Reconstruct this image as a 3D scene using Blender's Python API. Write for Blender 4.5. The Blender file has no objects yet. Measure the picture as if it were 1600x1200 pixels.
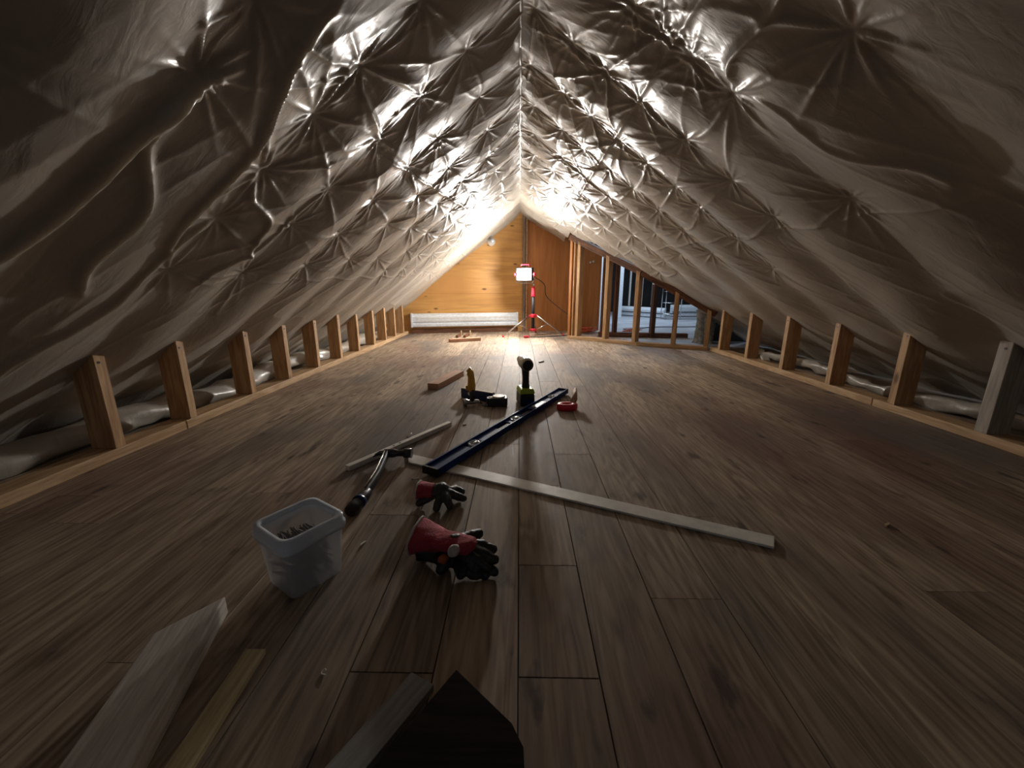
import bpy, bmesh, math, random
import numpy as np
from mathutils import Vector, Matrix, Euler
random.seed(7)
C = bpy.context.scene.collection
scn = bpy.context.scene

# ------------------------------------------------------------------ camera, world, lights, exposure
F_PX = 620.0; CAM_H = 0.6
PITCH = math.atan(153 / F_PX); YAW = math.atan(12 / F_PX * math.cos(PITCH))
cd = bpy.data.cameras.new('camera'); cam = bpy.data.objects.new('camera', cd); C.objects.link(cam)
cd.sensor_fit = 'HORIZONTAL'; cd.sensor_width = 36; cd.lens = F_PX / 1600 * 36; cd.clip_start = 0.02
cam.location = (0, 0, CAM_H); cam.rotation_euler = (math.pi / 2 - PITCH, 0, YAW)
scn.camera = cam
w = bpy.data.worlds.new('World'); scn.world = w; w.use_nodes = True
w.node_tree.nodes['Background'].inputs[0].default_value = (0.78, 0.86, 1.0, 1)
w.node_tree.nodes['Background'].inputs[1].default_value = 0.038
scn.view_settings.view_transform = 'Standard'; scn.view_settings.look = 'None'
scn.view_settings.gamma = 1; scn.view_settings.use_curve_mapping = False
scn.view_settings.exposure = 1.6
LAMP = Vector((0.06, 4.86, 0.735)); LAMP_N = Vector((-0.48, -0.87, -0.03)).normalized()
ld = bpy.data.lights.new('work_light_beam', 'POINT'); ld.energy = 8.5; ld.shadow_soft_size = 0.025
ld.color = (1.0, 0.955, 0.90)
beam = bpy.data.objects.new('work_light_beam', ld); C.objects.link(beam); beam.location = LAMP + LAMP_N * 0.085
lf = bpy.data.lights.new('work_light_flood', 'AREA'); lf.shape = 'RECTANGLE'; lf.size = 0.17; lf.size_y = 0.11; lf.energy = 8.2; lf.color = (1.0, 0.955, 0.90)
flood = bpy.data.objects.new('work_light_flood', lf); C.objects.link(flood)
# daylight of the room beyond the partition
ad = bpy.data.lights.new('room_daylight', 'AREA'); ad.energy = 15; ad.size = 1.2; ad.size_y = 0.9; ad.shape = 'RECTANGLE'
ad.color = (0.72, 0.85, 1.0)
al = bpy.data.objects.new('room_daylight', ad); C.objects.link(al); al.location = (1.9, 7.0, 2.1); al.rotation_euler = (0, 0, 0)

# ------------------------------------------------------------------ ray helpers: pixel of the survey -> real point
def ray(u, v):
    x = (u - 800) / F_PX; y = (v - 600) / F_PX
    f = math.cos(PITCH) - y * math.sin(PITCH); d = math.sin(PITCH) + y * math.cos(PITCH)
    return Vector((x * math.cos(YAW) - f * math.sin(YAW), x * math.sin(YAW) + f * math.cos(YAW), -d))
def G(u, v, z=0.0):
    r = ray(u, v); t = (z - CAM_H) / r.z
    return Vector((0, 0, CAM_H)) + r * t

# ------------------------------------------------------------------ tagging
def tag(o, label=None, cat=None, group=None, kind=None):
    if label: o['label'] = label
    if cat: o['category'] = cat
    if group: o['group'] = group
    if kind: o['kind'] = kind
    return o
def thing(name, label, cat, loc=(0, 0, 0), rot=(0, 0, 0), group=None):
    o = bpy.data.objects.new(name, None); C.objects.link(o); o.empty_display_size = 0.05
    o.location = loc; o.rotation_euler = rot
    return tag(o, label, cat, group)

# ------------------------------------------------------------------ mesh builder
class MB:
    def __init__(s): s.v = []; s.f = []; s.m = []; s.sm = []
    def add(s, vs, fs, mi=0, smooth=False):
        b = len(s.v); s.v += [tuple(q) for q in vs]
        for f in fs: s.f.append([b + i for i in f]); s.m.append(mi); s.sm.append(smooth)
    def box(s, c, size, rot=None, mi=0, taper=None):
        hx, hy, hz = size[0] / 2, size[1] / 2, size[2] / 2
        vs = []
        for z in (-1, 1):
            k = 1 if (taper is None or z < 0) else taper
            for x, y in ((-1, -1), (1, -1), (1, 1), (-1, 1)): vs.append(Vector((x * hx * k, y * hy * k, z * hz)))
        if rot is not None: vs = [rot @ q for q in vs]
        vs = [q + Vector(c) for q in vs]
        s.add(vs, [(3, 2, 1, 0), (4, 5, 6, 7), (0, 1, 5, 4), (1, 2, 6, 5), (2, 3, 7, 6), (3, 0, 4, 7)], mi)
    def prism(s, poly, p0, ax, ay, az, thick, mi=0, mi_side=None):
        """poly in (ax, ay), extruded thick along az"""
        n = len(poly); p0 = Vector(p0); ax = Vector(ax); ay = Vector(ay); az = Vector(az)
        a = [p0 + ax * x + ay * y for x, y in poly]; b = [q + az * thick for q in a]
        s.add(a + b, [tuple(reversed(range(n))), tuple(range(n, 2 * n))], mi)
        s.add(a + b, [(i, (i + 1) % n, n + (i + 1) % n, n + i) for i in range(n)], mi if mi_side is None else mi_side)
    def lathe(s, prof, org=(0, 0, 0), ax=(0, 0, 1), seg=24, mi=0, smooth=True, sx=1, sy=1):
        ax = Vector(ax).normalized(); u = ax.orthogonal().normalized(); vv = ax.cross(u); org = Vector(org)
        vs = []; fs = []
        for (r, h) in prof:
            for k in range(seg):
                a = 2 * math.pi * k / seg
                vs.append(org + ax * h + u * (r * math.cos(a) * sx) + vv * (r * math.sin(a) * sy))
        for i in range(len(prof) - 1):
            for k in range(seg):
                k2 = (k + 1) % seg
                fs.append((i * seg + k, i * seg + k2, (i + 1) * seg + k2, (i + 1) * seg + k))
        s.add(vs, fs, mi, smooth)
        n = len(prof)
        s.add(vs[:seg], [tuple(reversed(range(seg)))], mi); s.add(vs[(n - 1) * seg:], [tuple(range(seg))], mi)
    def cyl(s, a, b, r0, r1=None, seg=16, mi=0):
        a = Vector(a); b = Vector(b); r1 = r0 if r1 is None else r1
        s.lathe([(r0, 0), (r1, (b - a).length)], a, b - a, seg, mi)
    def tube(s, pts, rads, seg=10, mi=0, sx=1, sy=1, up=None):
        pts = [Vector(p) for p in pts]
        if not isinstance(rads, (list, tuple)): rads = [rads] * len(pts)
        vs = []; fs = []; n = len(pts); u = None
        for i, p in enumerate(pts):
            t = (pts[min(i + 1, n - 1)] - pts[max(i - 1, 0)]).normalized()
            if up is not None: u = (Vector(up) - t * t.dot(Vector(up))).normalized()
            elif u is None: u = t.orthogonal().normalized()
            else: u = (u - t * u.dot(t)).normalized()
            w_ = t.cross(u)
            for k in range(seg):
                a = 2 * math.pi * k / seg
                vs.append(p + u * (rads[i] * sx * math.cos(a)) + w_ * (rads[i] * sy * math.sin(a)))
        for i in range(n - 1):
            for k in range(seg):
                k2 = (k + 1) % seg
                fs.append((i * seg + k, i * seg + k2, (i + 1) * seg + k2, (i + 1) * seg + k))
        s.add(vs, fs, mi, True)
        s.add(vs[:seg], [tuple(reversed(range(seg)))], mi); s.add(vs[-seg:], [tuple(range(seg))], mi)
    def ball(s, c, r, mi=0, seg=14, ax=(0, 0, 1), sx=1, sy=1):
        pr = [(max(1e-4, r * math.sin(math.pi * i / 9)), -r * math.cos(math.pi * i / 9)) for i in range(10)]
        s.lathe(pr, c, ax, seg, mi, True, sx, sy)
    def build(s, name, mats, parent=None, bevel=0, loc=None, rot=None, seg=2, weld=True):
        me = bpy.data.meshes.new(name); me.from_pydata(s.v, [], s.f)
        mats = mats if isinstance(mats, (list, tuple)) else [mats]
        for m in mats: me.materials.append(m)
        me.polygons.foreach_set('material_index', s.m); me.polygons.foreach_set('use_smooth', s.sm)
        if weld:
            bm = bmesh.new(); bm.from_mesh(me); bmesh.ops.remove_doubles(bm, verts=bm.verts, dist=1e-5)
            bmesh.ops.recalc_face_normals(bm, faces=bm.faces)
            bm.to_mesh(me); bm.free()
        me.update()
        o = bpy.data.objects.new(name, me); C.objects.link(o)
        if parent: o.parent = parent
        if loc is not None: o.location = loc
        if rot is not None: o.rotation_euler = rot
        if bevel:
            b = o.modifiers.new('bevel', 'BEVEL'); b.width = bevel; b.segments = seg; b.limit_method = 'ANGLE'; b.angle_limit = math.radians(40)
        return o

# ------------------------------------------------------------------ materials
def new_mat(name):
    m = bpy.data.materials.new(name); m.use_nodes = True
    return m, m.node_tree, m.node_tree.nodes['Principled BSDF']
def N(nt, t, **k):
    n = nt.nodes.new(t)
    for a, b in k.items(): setattr(n, a, b)
    return n
def plain(name, col, rough=0.5, metal=0.0, bump=0.0, scale=40, var=0.12, spec=0.5, coat=0):
    m, nt, b = new_mat(name); L = nt.links
    tc = N(nt, 'ShaderNodeTexCoord'); no = N(nt, 'ShaderNodeTexNoise'); no.inputs['Scale'].default_value = scale; no.inputs['Detail'].default_value = 5
    L.new(tc.outputs['Object'], no.inputs['Vector'])
    cr = N(nt, 'ShaderNodeValToRGB'); cr.color_ramp.elements[0].position = 0.3; cr.color_ramp.elements[1].position = 0.7
    cr.color_ramp.elements[0].color = tuple(c * (1 - var) for c in col) + (1,); cr.color_ramp.elements[1].color = tuple(min(1, c * (1 + var)) for c in col) + (1,)
    L.new(no.outputs['Fac'], cr.inputs['Fac']); L.new(cr.outputs['Color'], b.inputs['Base Color'])
    b.inputs['Roughness'].default_value = rough; b.inputs['Metallic'].default_value = metal
    b.inputs['Specular IOR Level'].default_value = spec; b.inputs['Coat Weight'].default_value = coat
    if bump:
        bp = N(nt, 'ShaderNodeBump'); bp.inputs['Strength'].default_value = bump; bp.inputs['Distance'].default_value = 0.004
        L.new(no.outputs['Fac'], bp.inputs['Height']); L.new(bp.outputs['Normal'], b.inputs['Normal'])
    return m
def wood(name, light, dark, axis='X', rough=0.6, scale=1.0, knots=True, bump=0.25, spec=0.35, stain=None):
    """grain runs along the given object axis"""
    m, nt, b = new_mat(name); L = nt.links
    tc = N(nt, 'ShaderNodeTexCoord'); oi = N(nt, 'ShaderNodeObjectInfo')
    ad_ = N(nt, 'ShaderNodeVectorMath', operation='MULTIPLY_ADD'); ad_.inputs[0].default_value = (7.3, 11.1, 5.7)
    cmb = N(nt, 'ShaderNodeCombineXYZ')
    for i in range(3): L.new(oi.outputs['Random'], cmb.inputs[i])
    L.new(cmb.outputs[0], ad_.inputs[1]); L.new(tc.outputs['Object'], ad_.inputs[2])
    mp = N(nt, 'ShaderNodeMapping'); s = {'X': (1.2, 14, 14), 'Y': (14, 1.2, 14), 'Z': (14, 14, 1.2)}[axis]
    mp.inputs['Scale'].default_value = tuple(q * scale for q in s); L.new(ad_.outputs[0], mp.inputs['Vector'])
    n1 = N(nt, 'ShaderNodeTexNoise'); n1.inputs['Scale'].default_value = 1.6; n1.inputs['Detail'].default_value = 3; n1.inputs['Distortion'].default_value = 0.6
    L.new(mp.outputs[0], n1.inputs['Vector'])
    mm = N(nt, 'ShaderNodeMath', operation='MULTIPLY'); mm.inputs[1].default_value = 24; L.new(n1.outputs['Fac'], mm.inputs[0])
    sn = N(nt, 'ShaderNodeMath', operation='SINE'); L.new(mm.outputs[0], sn.inputs[0])
    n2 = N(nt, 'ShaderNodeTexNoise'); n2.inputs['Scale'].default_value = 9; n2.inputs['Detail'].default_value = 6; L.new(mp.outputs[0], n2.inputs['Vector'])
    mix = N(nt, 'ShaderNodeMath', operation='MULTIPLY_ADD'); mix.inputs[1].default_value = 0.16; L.new(sn.outputs[0], mix.inputs[0]); L.new(n2.outputs['Fac'], mix.inputs[2])
    cr = N(nt, 'ShaderNodeValToRGB'); cr.color_ramp.elements[0].position = 0.25; cr.color_ramp.elements[1].position = 0.7
    cr.color_ramp.elements[0].color = tuple(dark) + (1,); cr.color_ramp.elements[1].color = tuple(light) + (1,)
    L.new(mix.outputs[0], cr.inputs['Fac']); col = cr.outputs['Color']
    if stain:
        ns = N(nt, 'ShaderNodeTexNoise'); ns.inputs['Scale'].default_value = 3.0 * scale; ns.inputs['Detail'].default_value = 4; L.new(ad_.outputs[0], ns.inputs['Vector'])
        rs = N(nt, 'ShaderNodeValToRGB'); rs.color_ramp.elements[0].position = 0.5; rs.color_ramp.elements[1].position = 0.66; L.new(ns.outputs['Fac'], rs.inputs['Fac'])
        mx = N(nt, 'ShaderNodeMix', data_type='RGBA'); L.new(rs.outputs['Color'], mx.inputs['Factor']); L.new(col, mx.inputs['A']); mx.inputs['B'].default_value = tuple(stain) + (1,); col = mx.outputs['Result']
    if knots:
        vo = N(nt, 'ShaderNodeTexVoronoi'); vo.inputs['Scale'].default_value = 5
        mk = N(nt, 'ShaderNodeMapping'); mk.inputs['Scale'].default_value = tuple(0.55 if q < 5 else 1.3 for q in s); L.new(ad_.outputs[0], mk.inputs['Vector']); L.new(mk.outputs[0], vo.inputs['Vector'])
        rk = N(nt, 'ShaderNodeValToRGB'); rk.color_ramp.elements[0].position = 0.05; rk.color_ramp.elements[0].color = (0.18, 0.12, 0.1, 1); rk.color_ramp.elements[1].position = 0.11; rk.color_ramp.elements[1].color = (1, 1, 1, 1)
        L.new(vo.outputs['Distance'], rk.inputs['Fac'])
        mk2 = N(nt, 'ShaderNodeMix', data_type='RGBA', blend_type='MULTIPLY'); mk2.inputs['Factor'].default_value = 0.85
        L.new(col, mk2.inputs['A']); L.new(rk.outputs['Color'], mk2.inputs['B']); col = mk2.outputs['Result']
    L.new(col, b.inputs['Base Color']); b.inputs['Roughness'].default_value = rough; b.inputs['Specular IOR Level'].default_value = spec
    bp = N(nt, 'ShaderNodeBump'); bp.inputs['Strength'].default_value = bump; bp.inputs['Distance'].default_value = 0.0015
    L.new(mix.outputs[0], bp.inputs['Height']); L.new(bp.outputs['Normal'], b.inputs['Normal'])
    return m

def film_mat():
    m, nt, b = new_mat('vapour_barrier_film'); L = nt.links
    tc = N(nt, 'ShaderNodeTexCoord')
    n0 = N(nt, 'ShaderNodeTexNoise'); n0.inputs['Scale'].default_value = 2.2; n0.inputs['Detail'].default_value = 5; L.new(tc.outputs['Object'], n0.inputs['Vector'])
    cr = N(nt, 'ShaderNodeValToRGB'); cr.color_ramp.elements[0].position = 0.3; cr.color_ramp.elements[1].position = 0.72
    cr.color_ramp.elements[0].color = (0.36, 0.328, 0.282, 1); cr.color_ramp.elements[1].color = (0.47, 0.43, 0.372, 1)
    L.new(n0.outputs['Fac'], cr.inputs['Fac']); L.new(cr.outputs['Color'], b.inputs['Base Color'])
    b.inputs['Subsurface Weight'].default_value = 0.6; b.inputs['Subsurface Radius'].default_value = (1, 0.9, 0.75); b.inputs['Subsurface Scale'].default_value = 0.038
    b.inputs['Roughness'].default_value = 0.40; b.inputs['Specular IOR Level'].default_value = 0.5
    b.inputs['Coat Weight'].default_value = 0.3; b.inputs['Coat Roughness'].default_value = 0.17
    mp = N(nt, 'ShaderNodeMapping'); mp.inputs['Scale'].default_value = (1, 2.6, 1); L.new(tc.outputs['Object'], mp.inputs['Vector'])
    n1 = N(nt, 'ShaderNodeTexNoise'); n1.inputs['Scale'].default_value = 11; n1.inputs['Detail'].default_value = 5; n1.inputs['Distortion'].default_value = 1.0
    L.new(mp.outputs[0], n1.inputs['Vector'])
    bp = N(nt, 'ShaderNodeBump'); bp.inputs['Strength'].default_value = 0.26; bp.inputs['Distance'].default_value = 0.008
    L.new(n1.outputs['Fac'], bp.inputs['Height']); L.new(bp.outputs['Normal'], b.inputs['Normal']); L.new(bp.outputs['Normal'], b.inputs['Coat Normal'])
    return m

def floor_mat():
    m, nt, b = new_mat('old_floor_boards'); L = nt.links
    at = N(nt, 'ShaderNodeAttribute', attribute_name='plank'); geo = N(nt, 'ShaderNodeTexCoord')
    sp = N(nt, 'ShaderNodeSeparateColor'); L.new(at.outputs['Color'], sp.inputs[0])
    off = N(nt, 'ShaderNodeCombineXYZ')
    for i, c in enumerate(('Red', 'Green', 'Blue')):
        mu = N(nt, 'ShaderNodeMath', operation='MULTIPLY'); mu.inputs[1].default_value = 37.0; L.new(sp.outputs[c], mu.inputs[0]); L.new(mu.outputs[0], off.inputs[i])
    av = N(nt, 'ShaderNodeVectorMath', operation='ADD'); L.new(off.outputs[0], av.inputs[0]); L.new(geo.outputs['Object'], av.inputs[1])
    mp = N(nt, 'ShaderNodeMapping'); mp.inputs['Scale'].default_value = (11, 0.9, 11); L.new(av.outputs[0], mp.inputs['Vector'])
    n1 = N(nt, 'ShaderNodeTexNoise'); n1.inputs['Scale'].default_value = 1.5; n1.inputs['Detail'].default_value = 2.5; n1.inputs['Distortion'].default_value = 0.7; L.new(mp.outputs[0], n1.inputs['Vector'])
    mm = N(nt, 'ShaderNodeMath', operation='MULTIPLY'); mm.inputs[1].default_value = 46; L.new(n1.outputs['Fac'], mm.inputs[0])
    sn = N(nt, 'ShaderNodeMath', operation='SINE'); L.new(mm.outputs[0], sn.inputs[0])
    n2 = N(nt, 'ShaderNodeTexNoise'); n2.inputs['Scale'].default_value = 8; n2.inputs['Detail'].default_value = 7; L.new(mp.outputs[0], n2.inputs['Vector'])
    mix = N(nt, 'ShaderNodeMath', operation='MULTIPLY_ADD'); mix.inputs[1].default_value = 0.11; L.new(sn.outputs[0], mix.inputs[0]); L.new(n2.outputs['Fac'], mix.inputs[2])
    cr = N(nt, 'ShaderNodeValToRGB'); e = cr.color_ramp.elements; e[0].position = 0.22; e[1].position = 0.75
    e[0].color = (0.19, 0.135, 0.092, 1); e[1].color = (0.54, 0.42, 0.305, 1)
    L.new(mix.outputs[0], cr.inputs['Fac'])
    # plank to plank variation
    br = N(nt, 'ShaderNodeMapRange'); br.inputs['To Min'].default_value = 0.68; br.inputs['To Max'].default_value = 1.22; L.new(sp.outputs['Red'], br.inputs['Value'])
    vm = N(nt, 'ShaderNodeVectorMath', operation='SCALE'); L.new(cr.outputs['Color'], vm.inputs[0]); L.new(br.outputs[0], vm.inputs['Scale'])
    # red and grey old stains with ragged outlines
    def blend(col_in, scale, lo, hi, colr, seed, amount, sx=1.0, sy=0.45):
        mq = N(nt, 'ShaderNodeMapping'); mq.inputs['Scale'].default_value = (sx, sy, 1); mq.inputs['Location'].default_value = (seed, seed * 1.7, 0); L.new(geo.outputs['Object'], mq.inputs['Vector'])
        ns = N(nt, 'ShaderNodeTexNoise'); ns.inputs['Scale'].default_value = scale; ns.inputs['Detail'].default_value = 6; L.new(mq.outputs[0], ns.inputs['Vector'])
        rs = N(nt, 'ShaderNodeMapRange'); rs.inputs['From Min'].default_value = lo; rs.inputs['From Max'].default_value = hi; rs.inputs['To Max'].default_value = amount; L.new(ns.outputs['Fac'], rs.inputs['Value'])
        mx = N(nt, 'ShaderNodeMix', data_type='RGBA'); L.new(rs.outputs[0], mx.inputs['Factor']); L.new(col_in, mx.inputs['A']); mx.inputs['B'].default_value = colr + (1,)
        return mx.outputs['Result']
    c = blend(vm.outputs[0], 1.6, 0.48, 0.66, (0.17, 0.075, 0.06), 3.1, 0.65)
    c = blend(c, 2.3, 0.52, 0.66, (0.14, 0.125, 0.12), 9.4, 0.7)
    c = blend(c, 7.0, 0.62, 0.70, (0.05, 0.035, 0.03), 1.4, 0.75, 2.2, 0.8)
    # knots
    vo = N(nt, 'ShaderNodeTexVoronoi'); vo.inputs['Scale'].default_value = 3.4; mk = N(nt, 'ShaderNodeMapping'); mk.inputs['Scale'].default_value = (1.5, 0.8, 1); L.new(av.outputs[0], mk.inputs['Vector']); L.new(mk.outputs[0], vo.inputs['Vector'])
    rk = N(nt, 'ShaderNodeValToRGB'); rk.color_ramp.elements[0].position = 0.035; rk.color_ramp.elements[0].color = (0.12, 0.08, 0.06, 1); rk.color_ramp.elements[1].position = 0.08; rk.color_ramp.elements[1].color = (1, 1, 1, 1)
    L.new(vo.outputs['Distance'], rk.inputs['Fac'])
    mk2 = N(nt, 'ShaderNodeMix', data_type='RGBA', blend_type='MULTIPLY'); mk2.inputs['Factor'].default_value = 0.8; L.new(c, mk2.inputs['A']); L.new(rk.outputs['Color'], mk2.inputs['B'])
    L.new(mk2.outputs['Result'], b.inputs['Base Color'])
    rr = N(nt, 'ShaderNodeMapRange'); rr.inputs['To Min'].default_value = 0.55; rr.inputs['To Max'].default_value = 0.8; L.new(n2.outputs['Fac'], rr.inputs['Value']); L.new(rr.outputs[0], b.inputs['Roughness'])
    b.inputs['Specular IOR Level'].default_value = 0.4
    n3 = N(nt, 'ShaderNodeTexNoise'); n3.inputs['Scale'].default_value = 7; n3.inputs['Detail'].default_value = 3; L.new(geo.outputs['Object'], n3.inputs['Vector'])
    ah = N(nt, 'ShaderNodeMath', operation='MULTIPLY_ADD'); ah.inputs[1].default_value = 3.0; L.new(n3.outputs['Fac'], ah.inputs[0]); L.new(mix.outputs[0], ah.inputs[2])
    bp = N(nt, 'ShaderNodeBump'); bp.inputs['Strength'].default_value = 0.3; bp.inputs['Distance'].default_value = 0.0014
    L.new(ah.outputs[0], bp.inputs['Height']); L.new(bp.outputs['Normal'], b.inputs['Normal'])
    return m

M = {}
M['film'] = film_mat(); M['floor'] = floor_mat()
M['stud'] = wood('new_pine', (0.62, 0.40, 0.21), (0.40, 0.23, 0.11), 'Z')
M['studx'] = wood('new_pine_plate', (0.62, 0.43, 0.25), (0.42, 0.26, 0.13), 'X')
M['greystud'] = wood('whitened_pine', (0.52, 0.47, 0.41), (0.36, 0.31, 0.26), 'Z', knots=False)
M['old'] = wood('old_dark_timber', (0.12, 0.055, 0.032), (0.055, 0.025, 0.016), 'Z')
M['oldx'] = wood('old_dark_beam', (0.19, 0.085, 0.045), (0.08, 0.036, 0.022), 'X')
M['ply'] = wood('varnished_plywood', (0.66, 0.37, 0.125), (0.52, 0.27, 0.085), 'X', rough=0.45, scale=0.35, bump=0.08, stain=(0.58, 0.30, 0.10))
M['plyr'] = wood('reddish_plywood', (0.50, 0.22, 0.075), (0.38, 0.155, 0.05), 'Z', rough=0.45, scale=0.35, knots=False, bump=0.08)  # redder panel; its darker tone also paints in the weaker light there
M['greyboard'] = wood('weathered_grey_board', (0.82, 0.77, 0.71), (0.58, 0.52, 0.46), 'X', scale=1.6, stain=(0.45, 0.38, 0.33))
M['lath'] = wood('pale_yellow_lath', (0.72, 0.62, 0.38), (0.55, 0.45, 0.25), 'X', scale=1.6, knots=False)
M['greyoff'] = wood('grey_offcut', (0.34, 0.33, 0.31), (0.26, 0.25, 0.23), 'X', scale=1.2, knots=False)
M['darkoff'] = wood('dark_offcut', (0.025, 0.018, 0.014), (0.014, 0.010, 0.009), 'X', scale=1.2, knots=False, rough=.95, spec=.1, bump=.05)
M['post'] = wood('grey_brown_post', (0.26, 0.19, 0.14), (0.15, 0.11, 0.085), 'Z', knots=False)
M['block'] = wood('pink_pine_block', (0.56, 0.33, 0.22), (0.40, 0.22, 0.14), 'X', scale=1.4)
M['white'] = plain('white_enamel', (0.74, 0.80, 0.86), 0.4)
M['trimw'] = plain('white_painted_strip', (0.86, 0.84, 0.78), 0.42, bump=0.1, scale=25)
M['redp'] = plain('red_plastic', (0.72, 0.03, 0.06), 0.35)
M['blackp'] = plain('black_plastic', (0.016, 0.016, 0.018), 0.4)
M['blackm'] = plain('black_painted_steel', (0.02, 0.021, 0.026), 0.5, 0.0, spec=0.25)
M['steel'] = plain('bright_steel', (0.62, 0.62, 0.62), 0.22, 1.0)
M['dsteel'] = plain('dark_steel', (0.09, 0.085, 0.10), 0.35, 0.9)
M['blue'] = plain('navy_blue_enamel', (0.008, 0.03, 0.16), 0.55, 0.0, spec=0.15)
M['navy'] = plain('navy_plastic', (0.01, 0.028, 0.13), 0.35)
M['lime'] = plain('lime_plastic', (0.42, 0.58, 0.05), 0.45)
M['cream'] = plain('cream_plastic', (0.78, 0.74, 0.58), 0.4)
M['yellow'] = plain('yellow_wood_handle', (0.75, 0.42, 0.06), 0.4, scale=15)
M['ceramic'] = plain('white_porcelain', (0.78, 0.76, 0.70), 0.25)
M['orange'] = plain('orange_cord_sheath', (0.55, 0.10, 0.03), 0.5)
M['vial'] = plain('clear_vial_plastic', (0.55, 0.60, 0.66), 0.15, spec=0.8)
M['gloved'] = plain('dark_glove_coating', (0.05, 0.05, 0.048), 0.55, bump=0.5, scale=120)
M['glovek'] = plain('black_glove_coating', (0.022, 0.02, 0.02), 0.45, bump=0.5, scale=120)
M['cloth'] = plain('red_knit_fabric', (0.42, 0.035, 0.06), 0.8, bump=0.6, scale=300)
M['clothw'] = plain('white_knit_hem', (0.62, 0.55, 0.52), 0.85, bump=0.6, scale=300)
M['clotho'] = plain('orange_knit_fabric', (0.50, 0.12, 0.03), 0.8)
M['subfloor'] = plain('grey_painted_subfloor', (0.42, 0.45, 0.50), 0.6, scale=3, var=0.25)
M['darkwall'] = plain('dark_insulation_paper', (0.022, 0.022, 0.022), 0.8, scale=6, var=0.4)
M['concrete'] = plain('rough_mortar', (0.38, 0.37, 0.33), 0.9, bump=1.0, scale=30, var=0.4)
M['earth'] = plain('dusty_eave_boards', (0.10, 0.085, 0.07), 0.85, scale=9, var=0.3)
M['nail'] = plain('galvanised_nails', (0.30, 0.29, 0.28), 0.35, 0.8)
# frosted tub plastic
m, nt, b = new_mat('frosted_clear_plastic')
b.inputs['Base Color'].default_value = (0.88, 0.93, 1.0, 1); b.inputs['Roughness'].default_value = 0.3
b.inputs['Transmission Weight'].default_value = 0.2; b.inputs['IOR'].default_value = 1.15; b.inputs['Alpha'].default_value = 0.3
b.inputs['Specular IOR Level'].default_value = 0.6
M['tub'] = m
m, nt, b = new_mat('frosted_rim_plastic')
b.inputs['Base Color'].default_value = (0.84, 0.91, 1.0, 1); b.inputs['Roughness'].default_value = 0.3; b.inputs['Alpha'].default_value = 0.85
b.inputs['Transmission Weight'].default_value = 0.3; b.inputs['IOR'].default_value = 1.2
M['tubrim'] = m
m, nt, b = new_mat('glowing_led_glass')
b.inputs['Emission Color'].default_value = (1, 0.95, 0.87, 1); b.inputs['Emission Strength'].default_value = 60
M['led'] = m

# ------------------------------------------------------------------ layout numbers
XL, ZL = -1.43, 0.39          # left knee wall
XR, ZR = 1.82, 0.415          # right knee wall
RZ = 1.53                     # ridge
def zl(x): return RZ + (RZ - ZL) / (-XL) * x if x < 0 else RZ
def zr(x): return RZ - (RZ - ZR) / XR * x
WL = Vector((-1.75, 5.09, 0)); WC = Vector((0.0, 5.47, 0)); WRt = Vector((1.09, 5.52, 0))

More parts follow.
